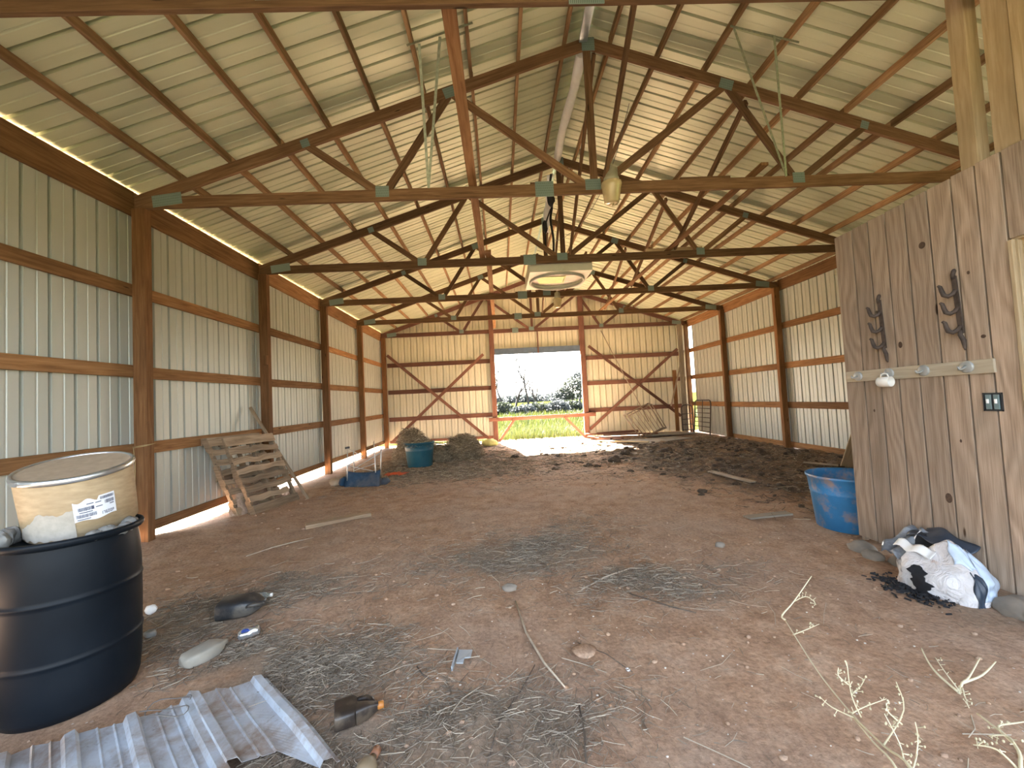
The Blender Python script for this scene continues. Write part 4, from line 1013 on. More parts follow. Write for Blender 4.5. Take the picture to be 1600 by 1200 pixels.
M = Matrix.Translation((-.76, 2.0, gz_fast(-.76, 2.0)+.042)) @ Matrix.Rotation(math.radians(22), 4, 'Z') @ Matrix.Rotation(math.radians(90), 4, 'Y') @ Matrix.Scale(.78, 4)
rbox_path([(-.13, .001, .001, 0), (-.13, .045, .085, 0), (-.122, .05, .09, 0), (-.02, .05, .09, 0), (.0, .05, .055, 0)], M, OIL, 'body', t)
def shifted(z, hx, y0, y1): return (z, hx, y0, y1)
q = MB(); P = []
for z, hx, y0, y1 in ((-.01, .05, -.09, .02), (.06, .044, -.07, -.01), (.10, .028, -.055, -.012), (.12, .022, -.05, -.015)):
    P.append([M @ Vector((hx*math.copysign(abs(math.cos(a))**.5, math.cos(a)), (y0+y1)/2+(y1-y0)/2*math.copysign(abs(math.sin(a))**.5, math.sin(a)), z)) for a in [2*math.pi*k/20 for k in range(21)]])
q.grid(P).build('neck', OIL, t)
MB().tube([M @ Vector(p) for p in ((0, .07, -.02), (0, .078, .02), (0, .072, .06), (0, .04, .085), (0, -.01, .095))], .014, 10).build('handle', OIL, t)
Mc = M @ Matrix.Translation((0, -.033, 0)); MB().lathe([(.001, .115), (.021, .115), (.022, .15), (.018, .153), (.001, .153)], 20, Mc).build('cap', CAPM, t)
# translucent bottle, crushed clear bottle, can
def clear_mat(name, c, tr, rough=.35):
    m = plain(name, c, rough, 0, .15, 12); b = m.node_tree.nodes['Principled BSDF']; b.inputs['Transmission Weight'].default_value = tr; b.inputs['IOR'].default_value = 1.2; return m
MILK = clear_mat('milky_plastic', (.40, .37, .31), .3)
t = thing('milk_jug', 'crushed translucent plastic jug on the dirt behind the metal sheets', 'jug', (-1.90, 2.58, gz_fast(-1.9, 2.58)))
M = Matrix.Translation((-1.915, 2.59, gz_fast(-1.9, 2.58)+.035)) @ Matrix.Rotation(math.radians(62), 4, 'Z') @ Matrix.Rotation(math.radians(90), 4, 'Y')
rbox_path([(-.11, .001, .001, 0), (-.11, .024, .04, 0), (-.09, .036, .062, 0), (0, .042, .07, .004), (.06, .04, .066, .0), (.095, .028, .045, 0), (.12, .014, .018, 0), (.135, .012, .014, 0), (.135, .001, .001, 0)], M, MILK, 'body', t)
MB().tube([M @ Vector(p) for p in ((.03, -.02, .03), (.045, -.012, .07), (.03, -.004, .11))], .008, 8).build('handle', MILK, t)
CLR = clear_mat('clear_plastic', (.70, .76, .72), .8, .12)
t = thing('clear_bottle', 'crumpled clear plastic bottle behind the black jug', 'bottle', (-2.02, 3.33, gz_fast(-2.02, 3.33)))
M = Matrix.Translation((-2.03, 3.33, gz_fast(-2.02, 3.33)+.03)) @ Matrix.Rotation(math.radians(10), 4, 'Z') @ Matrix.Rotation(math.radians(90), 4, 'Y')
MB().lathe([(.001, -.09), (.022, -.09), (.03, -.08), (.026, -.05), (.031, -.02), (.027, .01), (.03, .04), (.018, .075), (.012, .085), (.012, .1), (.001, .1)], 18, M).build('body', CLR, t)
MB().lathe([(.001, .095), (.014, .095), (.014, .112), (.001, .112)], 14, M).build('cap', WHITEP, t)
ALU = plain('aluminium', (.72, .74, .76), .25, .85, .08, 8); BLU = plain('can_blue', (.06, .12, .50), .3, .5, .15, 14)
t = thing('drink_can', 'crushed silver and blue drink can between the two jugs', 'can', (-1.76, 2.78, gz_fast(-1.76, 2.78)))
M = Matrix.Translation((-1.755, 2.78, gz_fast(-1.76, 2.78)+.034)) @ Matrix.Rotation(math.radians(20), 4, 'Z') @ Matrix.Rotation(math.radians(82), 4, 'Y')
pr = [(.024, -.058), (.031, -.052), (.034, -.03), (.031, -.005), (.027, .012), (.031, .03), (.033, .05), (.027, .06), (.022, .063)]
q = MB().lathe(pr, 24, M); q.v = [(x, y, z - .006*math.sin(x*260)) for x, y, z in q.v]; q.build('body', ALU, t)
MB().lathe([(.0335, -.035), (.0352, -.03), (.032, -.005), (.028, .012), (.0335, .032)], 14, M, a0=.4, a1=2.3).build('blue_print', BLU, t)
MB().lathe([(.0335, -.035), (.0352, -.03), (.032, -.005), (.028, .012)], 8, M, a0=3.1, a1=3.9).build('blue_print', BLU, t)
MB().disc(.0225, .061, 24, M).build('end_cap', ALU, t)
tag(MB().blob((-2.77, 3.22, gz_fast(-2.77, 3.22)+.03), (.04, .03, .035), .15, 2, 3, 12, 8).build('white_cup', WHITEP), 'white plastic scrap peeping out right of the barrel', 'scrap')
tag(MB().blob((-2.50, 2.90, gz_fast(-2.50, 2.90)+.02), (.035, .03, .028), .3, 2, 5, 12, 8).build('plastic_scrap', GREYP), 'pale plastic scrap at the foot of the barrel, right side', 'scrap')
# grey plastic bracket
q = MB(); z = gz_fast(-.3, 2.4)
q.poly([(-.32, 2.46, z+.022), (-.24, 2.45, z+.022), (-.245, 2.37, z+.03), (-.28, 2.37, z+.03), (-.285, 2.33, z+.025), (-.325, 2.335, z+.025)], .5, .006, (0, 0, 1)); q.beam((-.33, 2.47, z+.015), (-.345, 2.30, z+.015), .008, .03)
tag(q.build('plastic_bracket', plain('bracket_grey', (.33, .36, .38), .5, .1, .1)), 'small grey plastic bracket on the bare dirt, front centre', 'bracket')
t = thing('brown_bottle', 'tan broken bottle in the straw at the bottom edge', 'bottle', (-.62, 1.72, gz_fast(-.62, 1.72)))
M = Matrix.Translation((-.615, 1.70, gz_fast(-.62, 1.72)+.02)) @ Matrix.Rotation(math.radians(80), 4, 'Z') @ Matrix.Rotation(math.radians(90), 4, 'Y')
MB().lathe([(.001, -.06), (.04, -.06), (.042, .0), (.036, .02), (.015, .035), (.014, .06), (.001, .06)], 20, M).build('body', plain('tan_plastic', (.20, .15, .09), .6), t)
MB().lathe([(.001, .055), (.018, .055), (.018, .09), (.001, .09)], 16, M).build('cap', plain('rust_cap', (.27, .12, .06), .6), t)
tag(MB().lathe([(.013, 0), (.014, .006), (.012, .008), (.008, .006), (.007, .002)], 20, Matrix.Translation((.62, 2.21, gz_fast(.62, 2.21)+.002))).build('bottle_cap', ALU), 'small silver ring cap on the dirt right of the bent twig', 'cap')

# corrugated roofing sheets lying in front
def floor_sheet_mat():
    m = bpy.data.materials.new('old_roofing'); nt, b = nodes_of(m); v = coords(nt, 'Object')
    n = tex(nt, 'noise', v, 5, 6, .65); col = ramp(nt, n.outputs['Fac'], [(.35, (.42, .47, .53)), (.65, (.56, .62, .69))])
    n2 = tex(nt, 'noise', v, 3.2, 7, .7, .4); f = ramp(nt, n2.outputs['Fac'], [(.46, (0, 0, 0)), (.64, (.9, .9, .9))]); col = mixc(nt, f, col, (.27, .20, .15))
    n3 = tex(nt, 'noise', v, 26, 5, .7); col = mixc(nt, ramp(nt, n3.outputs['Fac'], [(.60, (0, 0, 0)), (.72, (.6, .6, .6))]), col, (.16, .12, .09))
    nt.links.new(col, b.inputs['Base Color']); b.inputs['Roughness'].default_value = .38; b.inputs['Metallic'].default_value = .25
    bump(nt, b, n.outputs['Fac'], .2, .01); return m
FS = floor_sheet_mat()
def floor_sheet(A, e, l, s0, s1, L0, L1, z0, label, ribs, seed):
    A = Vector((A[0], A[1], 0)); e = Vector((e[0], e[1], 0)).normalized(); l = Vector((l[0], l[1], 0)).normalized()
    prof = [(s0, 0)]
    for rpos in ribs:
        prof += [(rpos-.032, 0), (rpos-.018, .026), (rpos+.018, .026), (rpos+.032, 0), (rpos+.09, 0), (rpos+.097, .006), (rpos+.105, 0), (rpos+.15, 0), (rpos+.157, .006), (rpos+.165, 0)]
    prof = [p for p in prof if s0 <= p[0] <= s1] + [(s1, 0)]
    P = []
    for s_, h in prof:
        row = []
        for j in range(25):
            u = j/24; edge_ = L0 + .012*math.sin(s_*37) + .008*math.sin(s_*91); d = edge_ + (L1(s_)-edge_)*u; p = A + e*s_ + l*d
            row.append(Vector((p.x, p.y, max(gz_fast(p.x, p.y), -.0)+z0+h+.006*math.sin(s_*9+seed)+.007*math.sin(d*7+s_*4))))
        P.append(row)
    o_ = MB().grid(P, smooth=False).build('roofing_sheet', FS); s_ = o_.modifiers.new('t', 'SOLIDIFY'); s_.thickness = .0015
    return tag(o_, label, 'metal sheet', 'loose roofing sheets in front')
floor_sheet((-2.31, 1.895), (.93, .40), (.72, -.66), -.22, .70, 0, lambda s_: 1.05, .018, 'dusty blue-white ribbed roofing sheet at the bottom edge, left of the two', (-.2, .02, .24, .46, .68), 1)
floor_sheet((-2.31, 1.915), (.93, .40), (.72, -.66), .655, 1.03, -.02, lambda s_: .66 if s_ < .9 else .84, .026, 'narrow roofing sheet with raised ribs, right of the two at bottom left', (.70, .985), 2)

# twigs lying about
TWG = plain('twig', (.44, .36, .27), .85, 0, .25, 20); TWD = plain('dark_twig', (.10, .075, .055), .9, 0, .3, 20)
tl = [([(0.037, 3.058), (0.092, 2.633), (0.173, 2.31), (0.258, 2.096)], .007, TWG, 'long bent pale twig lying on bare dirt in the front centre'),
      ([(0.564, 3.192), (0.798, 3.367), (1.057, 3.496), (1.163, 3.48)], .006, TWG, 'arched pale twig on the straw in the middle of the floor'),
      ([(0.40, 2.50), (0.542, 2.36), (0.638, 2.192)], .003, TWD, 'thin dark twig right of the long bent twig'),
      ([(-.13, 1.687), (-.079, 1.908), (.035, 2.1), (.12, 2.3)], .004, TWD, 'dark crooked twig left of the long bent twig, near the bottom'),
      ([(.305, 1.967), (.30, 1.85), (.293, 1.78), (.271, 1.653)], .005, TWD, 'short dark twig at the bottom edge below the long bent twig'),
      ([(-2.743, 4.332), (-2.599, 4.546), (-2.45, 4.70), (-2.261, 4.796)], .006, TWG, 'curved pale stick on the dirt between the barrel and the pallets'),
      ([(.90, 3.05), (1.12, 2.82), (1.25, 2.72)], .005, TWD, 'dark twig below the arched pale twig'),
      ([(-.55, 2.35), (-.50, 2.27), (-.43, 2.22)], .004, TWD, 'small dark forked twig left of the grey bracket')]
for p, r_, m_, lb in tl:
    tag(MB().tube([(x, y, gz_fast(x, y)+r_*1.2+.003*math.sin(9*x)) for x, y in p], [r_*.8] + [r_]*(len(p)-2) + [r_*.6], 7).build('twig', m_), lb, 'twig', 'twigs on the dirt')
tag(MB().tube([(-1.72+.075*math.cos(a)*(1+.10*a), 2.13+.05*math.sin(a)-.012*a, .068+.010*math.sin(3*a)) for a in [k*.35 for k in range(26)]], .0025, 5).build('wire', plain('thin_wire', (.12, .11, .10), .6)), 'tangle of thin wire on the roofing sheets', 'wire')

# dry weeds
def smooth(pts, n=4):
    pts = [Vector(p) for p in pts]; out = []
    for i in range(len(pts)-1):
        p0, p1, p2, p3 = pts[max(i-1, 0)], pts[i], pts[i+1], pts[min(i+2, len(pts)-1)]
        for k in range(n):
            u = k/n; out.append(.5*((2*p1)+(p2-p0)*u+(2*p0-5*p1+4*p2-p3)*u*u+(3*p1-p0-3*p2+p3)*u**3))
    return out + [pts[-1]]
def weed(stems, label, seed, rr=.0045):
    b0 = stems[0][0][0]; t = thing('dry_weed', label, 'weed', tuple(b0), 'dry weeds in front'); r2 = random.Random(seed)
    for pts, main in stems:
        p = smooth(pts); n = len(p); r_ = rr*(1 if main else .55)
        MB().tube(p, [r_*(1-.55*i/(n-1)) for i in range(n)], 7, tint=r2.uniform(.4, 1)).build('stem' if main else 'side_shoot', STALK, t)
        if not main:
            q = MB()
            for k in range(10):
                a = p[min(n-1, int((.15+.85*r2.random())*(n-1)))]; d = Vector((r2.uniform(-1, 1), r2.uniform(-.5, .5), r2.uniform(-.4, 1))).normalized()
                q.tube([a, a+d*r2.uniform(.008, .02)], [.0009, .0012], 4, tint=r2.random()); e_ = a+d*.02
                if r2.random() < .5: q.blob(e_, (.003, .003, .004), .2, 2, k, 6, 4, r2.random())
            tag(q.build('dry_buds', STALK, t), kind='stuff')
weed([([(1.02, .72, -.01), (1.06, .9, .25), (1.081, 1.092, .424), (1.1, 1.212, .406), (1.143, 1.372, .375), (1.212, 1.611, .362), (1.285, 1.88, .405)], True),
      ([(1.285, 1.88, .405), (1.29, 1.907, .412), (1.384, 1.953, .447), (1.53, 2.015, .534)], True),
      ([(1.0, .72, -.01), (1.01, .9, .25), (1.037, 1.093, .426), (1.071, 1.212, .417), (1.125, 1.343, .383)], True),
      ([(1.149, 1.341, .387), (1.129, 1.349, .456), (1.136, 1.365, .55)], False), ([(1.10, 1.212, .406), (1.205, 1.246, .476), (1.205, 1.263, .551)], False),
      ([(1.085, 1.10, .42), (1.115, 1.162, .40), (1.129, 1.19, .431), (1.108, 1.208, .502)], False), ([(1.09, 1.12, .41), (1.178, 1.19, .391), (1.185, 1.188, .447), (1.179, 1.186, .489)], False),
      ([(1.136, 1.352, .376), (1.078, 1.373, .40), (1.056, 1.393, .419)], False), ([(1.384, 1.953, .447), (1.456, 1.97, .459), (1.5, 1.98, .433), (1.523, 1.99, .404)], False),
      ([(1.262, 1.80, .385), (1.364, 1.846, .377), (1.426, 1.853, .392)], False), ([(1.143, 1.372, .375), (1.2, 1.38, .388), (1.284, 1.387, .403)], False),
      ([(1.129, 1.349, .456), (1.17, 1.36, .47), (1.20, 1.37, .49)], False), ([(1.132, 1.352, .48), (1.10, 1.36, .51), (1.105, 1.365, .535)], False), ([(1.19, 1.24, .44), (1.15, 1.24, .48), (1.155, 1.25, .50)], False)],
     'tall bent dry weed stalk leaning in from the bottom edge', 3)
zz = gz_fast(2.08, 1.86)
weed([([(2.07, 1.86, zz), (2.12, 1.885, zz+.03), (2.18, 1.906, zz+.04), (2.329, 1.981, zz+.07)], True), ([(2.075, 1.866, zz+.005), (2.088, 1.965, zz+.02), (2.13, 2.05, zz+.03), (2.201, 2.143, zz+.03)], True),
      ([(2.12, 1.885, zz+.03), (2.266, 1.924, zz+.03), (2.407, 1.978, zz+.05)], True), ([(2.08, 1.865, zz+.01), (2.099, 1.932, zz+.04), (2.161, 2.038, zz+.05)], False), ([(2.10, 1.87, zz+.02), (2.053, 1.819, zz+.015), (2.003, 1.763, zz+.015)], False)],
     'small dry weed tuft lying on the dirt right of the tall stalk', 5, .006)
weed([([(1.16, .78, -.01), (1.20, .9, .28), (1.264, 1.004, .466), (1.331, 1.061, .499), (1.36, 1.12, .498), (1.387, 1.2, .488)], True), ([(1.36, 1.11, .498), (1.376, 1.14, .499), (1.423, 1.138, .506), (1.50, 1.137, .511)], False),
      ([(1.331, 1.061, .499), (1.353, 1.1, .506), (1.324, 1.122, .491)], False), ([(1.29, 1.03, .48), (1.27, 1.06, .51), (1.24, 1.09, .50)], False)], 'yellowish dry weed in the bottom right corner', 7, .006)

# loose straw on the dirt
def scatter(n, box, dens, seed):
    r2 = np.random.RandomState(seed); out = []
    while len(out) < n:
        x = r2.uniform(box[0], box[1], 4000); y = r2.uniform(box[2], box[3], 4000); d = dens(x, y)
        ok = r2.rand(4000) < d; out += list(zip(x[ok].tolist(), y[ok].tolist()))
    return out[:n]
def clear(x, y):
    k = np.ones_like(x)
    for cx, cy, r_ in ((BC[0], BC[1], .3), (-2.06, 9.98, .36), (3.62, 4.14, .34), (-1.9, 2.58, .10), (-.74, 2.0, .11), (-2.0, 3.13, .15)): k = k*(((x-cx)**2+(y-cy)**2) > r_*r_)
    s_ = (x+2.31)*.93 + (y-1.895)*.40; l_ = (x+2.31)*.72 - (y-1.895)*.66
    k = k*~((s_ > -.25) & (s_ < 1.02) & (l_ > .03) & (l_ < 1.0)); return k*((x < PX-.03) | (y > 3.75))*(x > -4.0)*(x < 6.85)
pat = lambda x, y: .3 + 1.4*np.maximum(vnoise(x, y, 3.1, 9)-.35, 0)
fibres('straw_litter', STRAW, scatter(6500, (-2.6, 1.9, 1.3, 3.0), lambda x, y: clear(x, y)*np.clip(litter(x, y)*pat(x, y), 0, 1)**1.3, 1), .085, .0013, 'grey straw scattered over the dirt in the foreground', 'straw', seed=21, lift=.012)
fibres('straw_litter', STRAW, scatter(4200, (-3.6, 2.6, 3.0, 6.0), lambda x, y: clear(x, y)*np.clip(litter(x, y)*pat(x, y), 0, 1)**1.2, 2), .10, .0018, 'dark straw patch across the middle of the dirt floor', 'straw', seed=22)
fibres('straw_litter', STRAW, scatter(1700, (-3.8, 3.2, 1.3, 7.5), lambda x, y: clear(x, y)*.12*pat(x, y), 3), .055, .0013, 'sparse straw bits over the bare dirt', 'straw', seed=23)
fibres('dirty_bedding', STRAWD, scatter(13000, (-3.6, 6.9, 4.4, 13.5), lambda x, y: clear(x, y)*(manure(x, y)*np.clip(pat(x, y), 0, 1))*(.65+.35*np.clip((12-y)/7, 0, 1)), 4), .13, .0034, 'dark straw bedding and manure over the back of the floor', 'bedding', seed=24, lift=.02, tilt=.35)
fibres('straw_litter', STRAW, scatter(6500, (-3.3, 6.8, 6.4, 13.8), lambda x, y: clear(x, y)*np.clip(pat(x, y), 0, 1)*.6*np.clip((y-6.4)/1.5, 0, 1), 14), .13, .0030, 'grey trampled straw over the back part of the floor', 'straw', seed=34, lift=.02, tilt=.3, tints=(.15, 1))
fibres('loose_hay', HAY, scatter(3800, (-3.4, 1.2, 7.6, 11.5), lambda x, y: clear(x, y)*bump2(x, y, -1.3, 9.6, 1.7, 1.6), 5), .14, .0028, 'loose hay spread on the floor around the teal tub', 'hay', seed=25, lift=.02)
fibres('pale_straw', STRAW, scatter(170, (-2.6, 2.2, 1.4, 4.6), lambda x, y: clear(x, y)*np.clip(.15+litter(x, y), 0, 1), 6), .24, .0017, 'long pale straws lying among the litter', 'straw', seed=26, tints=(.75, 1.0))
q = MB()
for x, y in scatter(420, (1.0, 6.8, 4.8, 12.6), lambda x, y: clear(x, y)*manure(x, y)*np.clip(pat(x, y), 0, 1), 17):
    r_ = rnd.uniform(.02, .06); q.blob((x, y, gz_fast(x, y)+r_*.15), (r_*rnd.uniform(.8, 1.5), r_*rnd.uniform(.8, 1.3), r_*.6), .28, 2.4, rnd.randint(0, 40), 9, 6)
tag(q.build('manure_clods', MAN), 'dark manure clods strewn over the right back floor', 'manure', None, 'stuff')
# little clods and pebbles
q = MB()
for x, y in scatter(700, (-3.8, 6.5, 1.4, 11), lambda x, y: clear(x, y)*.3*np.exp(-np.maximum(y-2, 0)*.15), 7):
    r_ = rnd.uniform(.004, .014)*(1+.06*y); q.blob((x, y, gz_fast(x, y)+r_*.2), (r_*rnd.uniform(.8, 1.4), r_, r_*.7), .2, 2, 1, 7, 5)
tag(q.build('dirt_crumbs', DIRT), 'dirt crumbs strewn over the floor', 'dirt', None, 'stuff')
q = MB()
for x, y in scatter(150, (-2.5, 3.0, 1.4, 6), lambda x, y: clear(x, y)*.5*np.exp(-np.maximum(y-2, 0)*.3), 8):
    r_ = rnd.uniform(.002, .0055); q.blob((x, y, gz_fast(x, y)+r_*.3), (r_*1.3, r_, r_*.7), .2, 2, 1, 7, 5)
tag(q.build('gravel_bits', plain('pale_gravel', (.55, .50, .43), .8, 0, .25, 60)), 'tiny pale gravel bits on the dirt', 'gravel', None, 'stuff')

# ================================================================== UNDER THE ROOF
LENS = plain('aged_lens', (.62, .50, .27), .25, 0, .1, 10, spec=.6); BALL = plain('ballast_housing', (.40, .38, .28), .45, .3, .15, 12)
lb_ = LENS.node_tree.nodes['Principled BSDF']; lb_.inputs['Transmission Weight'].default_value = .25
def barn_light(x, y, zt, sc, label):
    t = thing('barn_light', label, 'lamp', (x, y, zt), 'barn lights'); Mx = Matrix.Translation((x, y, zt)) @ Matrix.Rotation(math.radians(6), 4, 'X') @ Matrix.Diagonal((sc*1.28, sc*1.28, sc, 1))
    MB().lathe([(.001, .0), (.04, 0), (.056, -.012), (.058, -.10), (.066, -.115), (.07, -.16), (.001, -.16)], 32, Mx).build('ballast_housing', BALL, t)
    MB().lathe([(.001, .03), (.02, .03), (.022, 0), (.001, 0)], 16, Mx).build('photocell', BALL, t)
    MB().lathe([(.072, -.15), (.088, -.165), (.092, -.19), (.088, -.215), (.084, -.23), (.066, -.385), (.058, -.40), (.03, -.405), (.001, -.405)], 32, Mx).build('lens', LENS, t)
    MB().lathe([(.001, -.404), (.022, -.405), (.020, -.415), (.001, -.417)], 16, Mx).build('lens_knob', LENS, t)
    MB().beam(Mx @ Vector((0, .05, -.08)), Mx @ Vector((0, .075, -.08)), .05, .12).build('bracket', BALL, t)
barn_light(1.465, 4.655, 4.235, 1.05, 'yellowed barn light on the nearest truss chord, right of its king post')
barn_light(1.50, 9.545, 4.06, .92, 'small far barn light below the fan box, on the third truss')
# hanging fan box
FANM = plain('fan_cabinet', (.62, .61, .49), .5, .1, .06, 5, (.5, .46, .33), .3); FAND = plain('fan_ring', (.40, .39, .33), .5, .1, .1); FANL = plain('fan_shutter', (.80, .72, .58), .5, 0, .06, 4); FANY = plain('fan_panel', (.80, .86, .30), .45, 0, .06, 4)
x0, x1, y0, y1, z0, z1 = .66, 1.84, 7.32, 8.52, 3.86, 4.112
t = thing('fan_box', 'big square ventilation fan box hung face-down under the roof trusses', 'fan', ((x0+x1)/2, (y0+y1)/2, z0))
q = MB(); cx, cy = (x0+x1)/2, (y0+y1)/2; n = 64; o = 0; Rr = .535
for k in range(n):
    a = 2*math.pi*k/n; c, s_ = math.cos(a), math.sin(a); m_ = max(abs(c), abs(s_))
    q.v += [(cx + c/m_*(x1-x0)/2, cy + s_/m_*(y1-y0)/2, z0), (cx + c*Rr, cy + s_*Rr, z0), (cx + c/m_*(x1-x0)/2, cy + s_/m_*(y1-y0)/2, z1), (cx + c*Rr, cy + s_*Rr, z0+.06)]
for k in range(n):
    a, b = 4*k, 4*((k+1) % n)
    q.face((a, a+1, b+1, b)); q.face((a, b, b+2, a+2)); q.face((a+1, a+3, b+3, b+1), None, .5, True)
q.face(tuple(4*k+2 for k in range(n))); q.build('cabinet', FANM, t)
MB().lathe([(Rr-.02, .0), (Rr-.02, -.035), (Rr+.005, -.045), (Rr+.02, -.03), (Rr+.02, .0)], 64, Matrix.Translation((cx, cy, z0))).build('intake_ring', FAND, t)
q = MB()
for k in range(12):
    yy = cy - Rr + (k+.5)*2*Rr/12; hw = math.sqrt(max(Rr*Rr-(yy-cy)**2, 0)); q.beam((cx-hw, yy, z0+.05+.004*(k % 2)), (cx+hw, yy, z0+.05+.004*(k % 2)), .092, .008)
q.build('shutter', FANL, t)
q = MB()
for k in range(6): q.beam((cx-.43+.02*k, cy-.12+.075*k, z0+.036), (cx+.14, cy-.12+.075*k, z0+.036), .07, .006)
q.beam((cx+.15, cy-.16, z0+.034), (cx+.17, cy+.30, z0+.034), .018, .012); q.build('yellow_panel', FANY, t)
MB().box((cx+.01, y0-.004, z0+.115), (.10, .006, .10)).build('cover_plate', FANM, t, .002)
MB().box((cx, y0-.002, z0+.175), (x1-x0-.02, .003, .012)).build('seam', FAND, t)
for x in (.80, 1.70):
    board('fan_rail', (x, 7.16, z1+.023), (x, 9.68, z1+.023), .038, .04, 'thin rail over two trusses carrying the fan box, %s side' % ('left' if x < 1 else 'right'), 'rail', W_TRUSS)
# perforated angle hangers
ANG = plain('perforated_angle', (.30, .33, .24), .5, .5, .25, 30)
def hanger(a0, a1, l0, l1, foot, label):
    t = thing('angle_hanger', label, 'hanger', foot, 'V-shaped hangers')
    for nm, p, q_ in (('cross_bar', a0, a1), ('hanger_leg', l0, foot), ('hanger_leg', l1, foot)):
        MB().beam(p, q_, .030, .004, (0, -1, .2)).build(nm, ANG, t)
        p, q_ = Vector(p), Vector(q_); d = (q_-p); k_ = int(d.length/.06); h = MB()
hanger((-.80, 4.05, 5.262), (-.10, 4.05, 5.495), (-.67, 4.05, 5.28), (-.45, 4.06, 5.36), (-.74, 4.725, 4.10), 'V-shaped metal strap hanger left, above the nearest truss')
hanger((2.70, 4.11, 5.455), (3.42, 4.07, 5.215), (2.74, 4.11, 5.43), (3.15, 4.07, 5.30), (3.67, 4.725, 4.10), 'V-shaped metal strap hanger right, above the nearest truss')
# white sleeve and flashing along the ridge
SLV = plain('white_sleeve', (.88, .89, .90), .5, 0, .06, 9)
tag(MB().tube([(1.24+.015*math.sin(k*.9), 4.86+.28*k, 5.86+.006*math.sin(k*1.7)) for k in range(9)], [.066+.005*math.sin(k*2.1) for k in range(9)], 16).build('ridge_sleeve', SLV), 'white plastic sleeve under the ridge between the two nearest trusses', 'sleeve')
tag(MB().beam((1.17, 2.9, 5.88), (1.23, 4.70, 5.88), .10, .05).build('ridge_flashing', plain('flashing', (.42, .48, .52), .3, .7, .2, 6)), 'grey shiny flashing strip under the ridge nearest the camera', 'flashing')
P = [[Vector((1.10+.13*j/3+.02*math.sin(i*1.1+j), 7.5+.9*i/14+.03*math.sin(j*2), 5.80-.75*(i/14)**1.4+.03*math.sin(i*2.3+j))) for j in range(4)] for i in range(15)]
o_ = MB().grid(P).build('torn_sleeve', SLV); sm = o_.modifiers.new('t', 'SOLIDIFY'); sm.thickness = .004; tag(o_, 'torn white plastic hanging from the ridge past the second truss', 'sleeve')
q = MB(); q.tube(smooth([(1.16, 7.32, 5.72), (1.13, 7.42, 5.45), (1.17, 7.5, 5.2), (1.12, 7.45, 4.9), (1.15, 7.4, 4.5), (1.12, 7.35, 4.14)]), .022, 8); q.blob((1.14, 7.42, 5.3), (.07, .06, .16), .3, 2.2, 3, 12, 10); q.blob((1.0, 7.4, 4.75), (.05, .05, .12), .3, 2.2, 5, 12, 10)
q.tube([(1.0, 7.4, 4.75), (1.05, 7.4, 4.9), (1.13, 7.44, 5.1)], .014, 6); q.tube([(1.0, 7.4, 4.7), (.99, 7.36, 4.4), (1.0, 7.3, 4.15)], .012, 6)
tag(q.build('black_cable', plain('cable_black', (.02, .02, .022), .5)), 'dangling black cable bundle at the ridge behind the second truss', 'cable')
tag(MB().tube(smooth([(1.98, 5.3, 5.52), (1.86, 5.9, 4.95), (1.62, 6.6, 4.55), (1.30, 7.16, 4.42), (1.16, 7.34, 4.46)]), .005, 6).build('wire', plain('wire_grey', (.16, .15, .13), .5)), 'thin wire sagging from a roof purlin to the cable bundle', 'wire')

# ================================================================== OUTSIDE THE BACK DOORWAY
def blades(name, n, box, hgt, seed, label, w_=.008):
    r2 = random.Random(seed); V = []; Fc = []; T = []
    for _ in range(n):
        x = r2.uniform(box[0], box[1]); y = box[2] + (box[3]-box[2])*r2.random()**1.7; h = hgt*r2.uniform(.4, 1.2); a = r2.uniform(0, 6.28); b = r2.uniform(.05, .5)*h; k = w_*(1+.10*(y-15))
        ca, sa = math.cos(a), math.sin(a); o = len(V); px_, py_ = -sa*k, ca*k
        V += [(x-px_, y-py_, -.02), (x+px_, y+py_, -.02), (x+ca*b*.3-px_*.8, y+sa*b*.3-py_*.8, h*.55), (x+ca*b*.3+px_*.8, y+sa*b*.3+py_*.8, h*.55), (x+ca*b, y+sa*b, h)]
        Fc += [(o, o+1, o+3, o+2), (o+2, o+3, o+4)]; t_ = r2.random(); T += [t_, t_]
    me = bpy.data.meshes.new(name); me.from_pydata([(a_, b_-20, c_) for a_, b_, c_ in V], [], Fc); at = me.attributes.new('tint', 'FLOAT', 'FACE'); at.data.foreach_set('value', T); me.materials.append(GRASS)
    ob = bpy.data.objects.new(name, me); COL.objects.link(ob); ob.location = (0, 20, 0); return tag(ob, label, 'grass', None, 'stuff')
blades('field_grass', 9000, (-3.0, 6.5, 15.0, 21.6), .30, 1, 'bright yellow-green grass just outside the back doorway')
blades('field_grass', 8000, (-9, 14, 22.2, 38.4), .42, 2, 'sunlit field grass stretching to the bushes', .010)
blades('field_grass', 2600, (-7.5, -4.75, 12.0, 17), .22, 3, 'sunlit grass outside the far left wall gap')
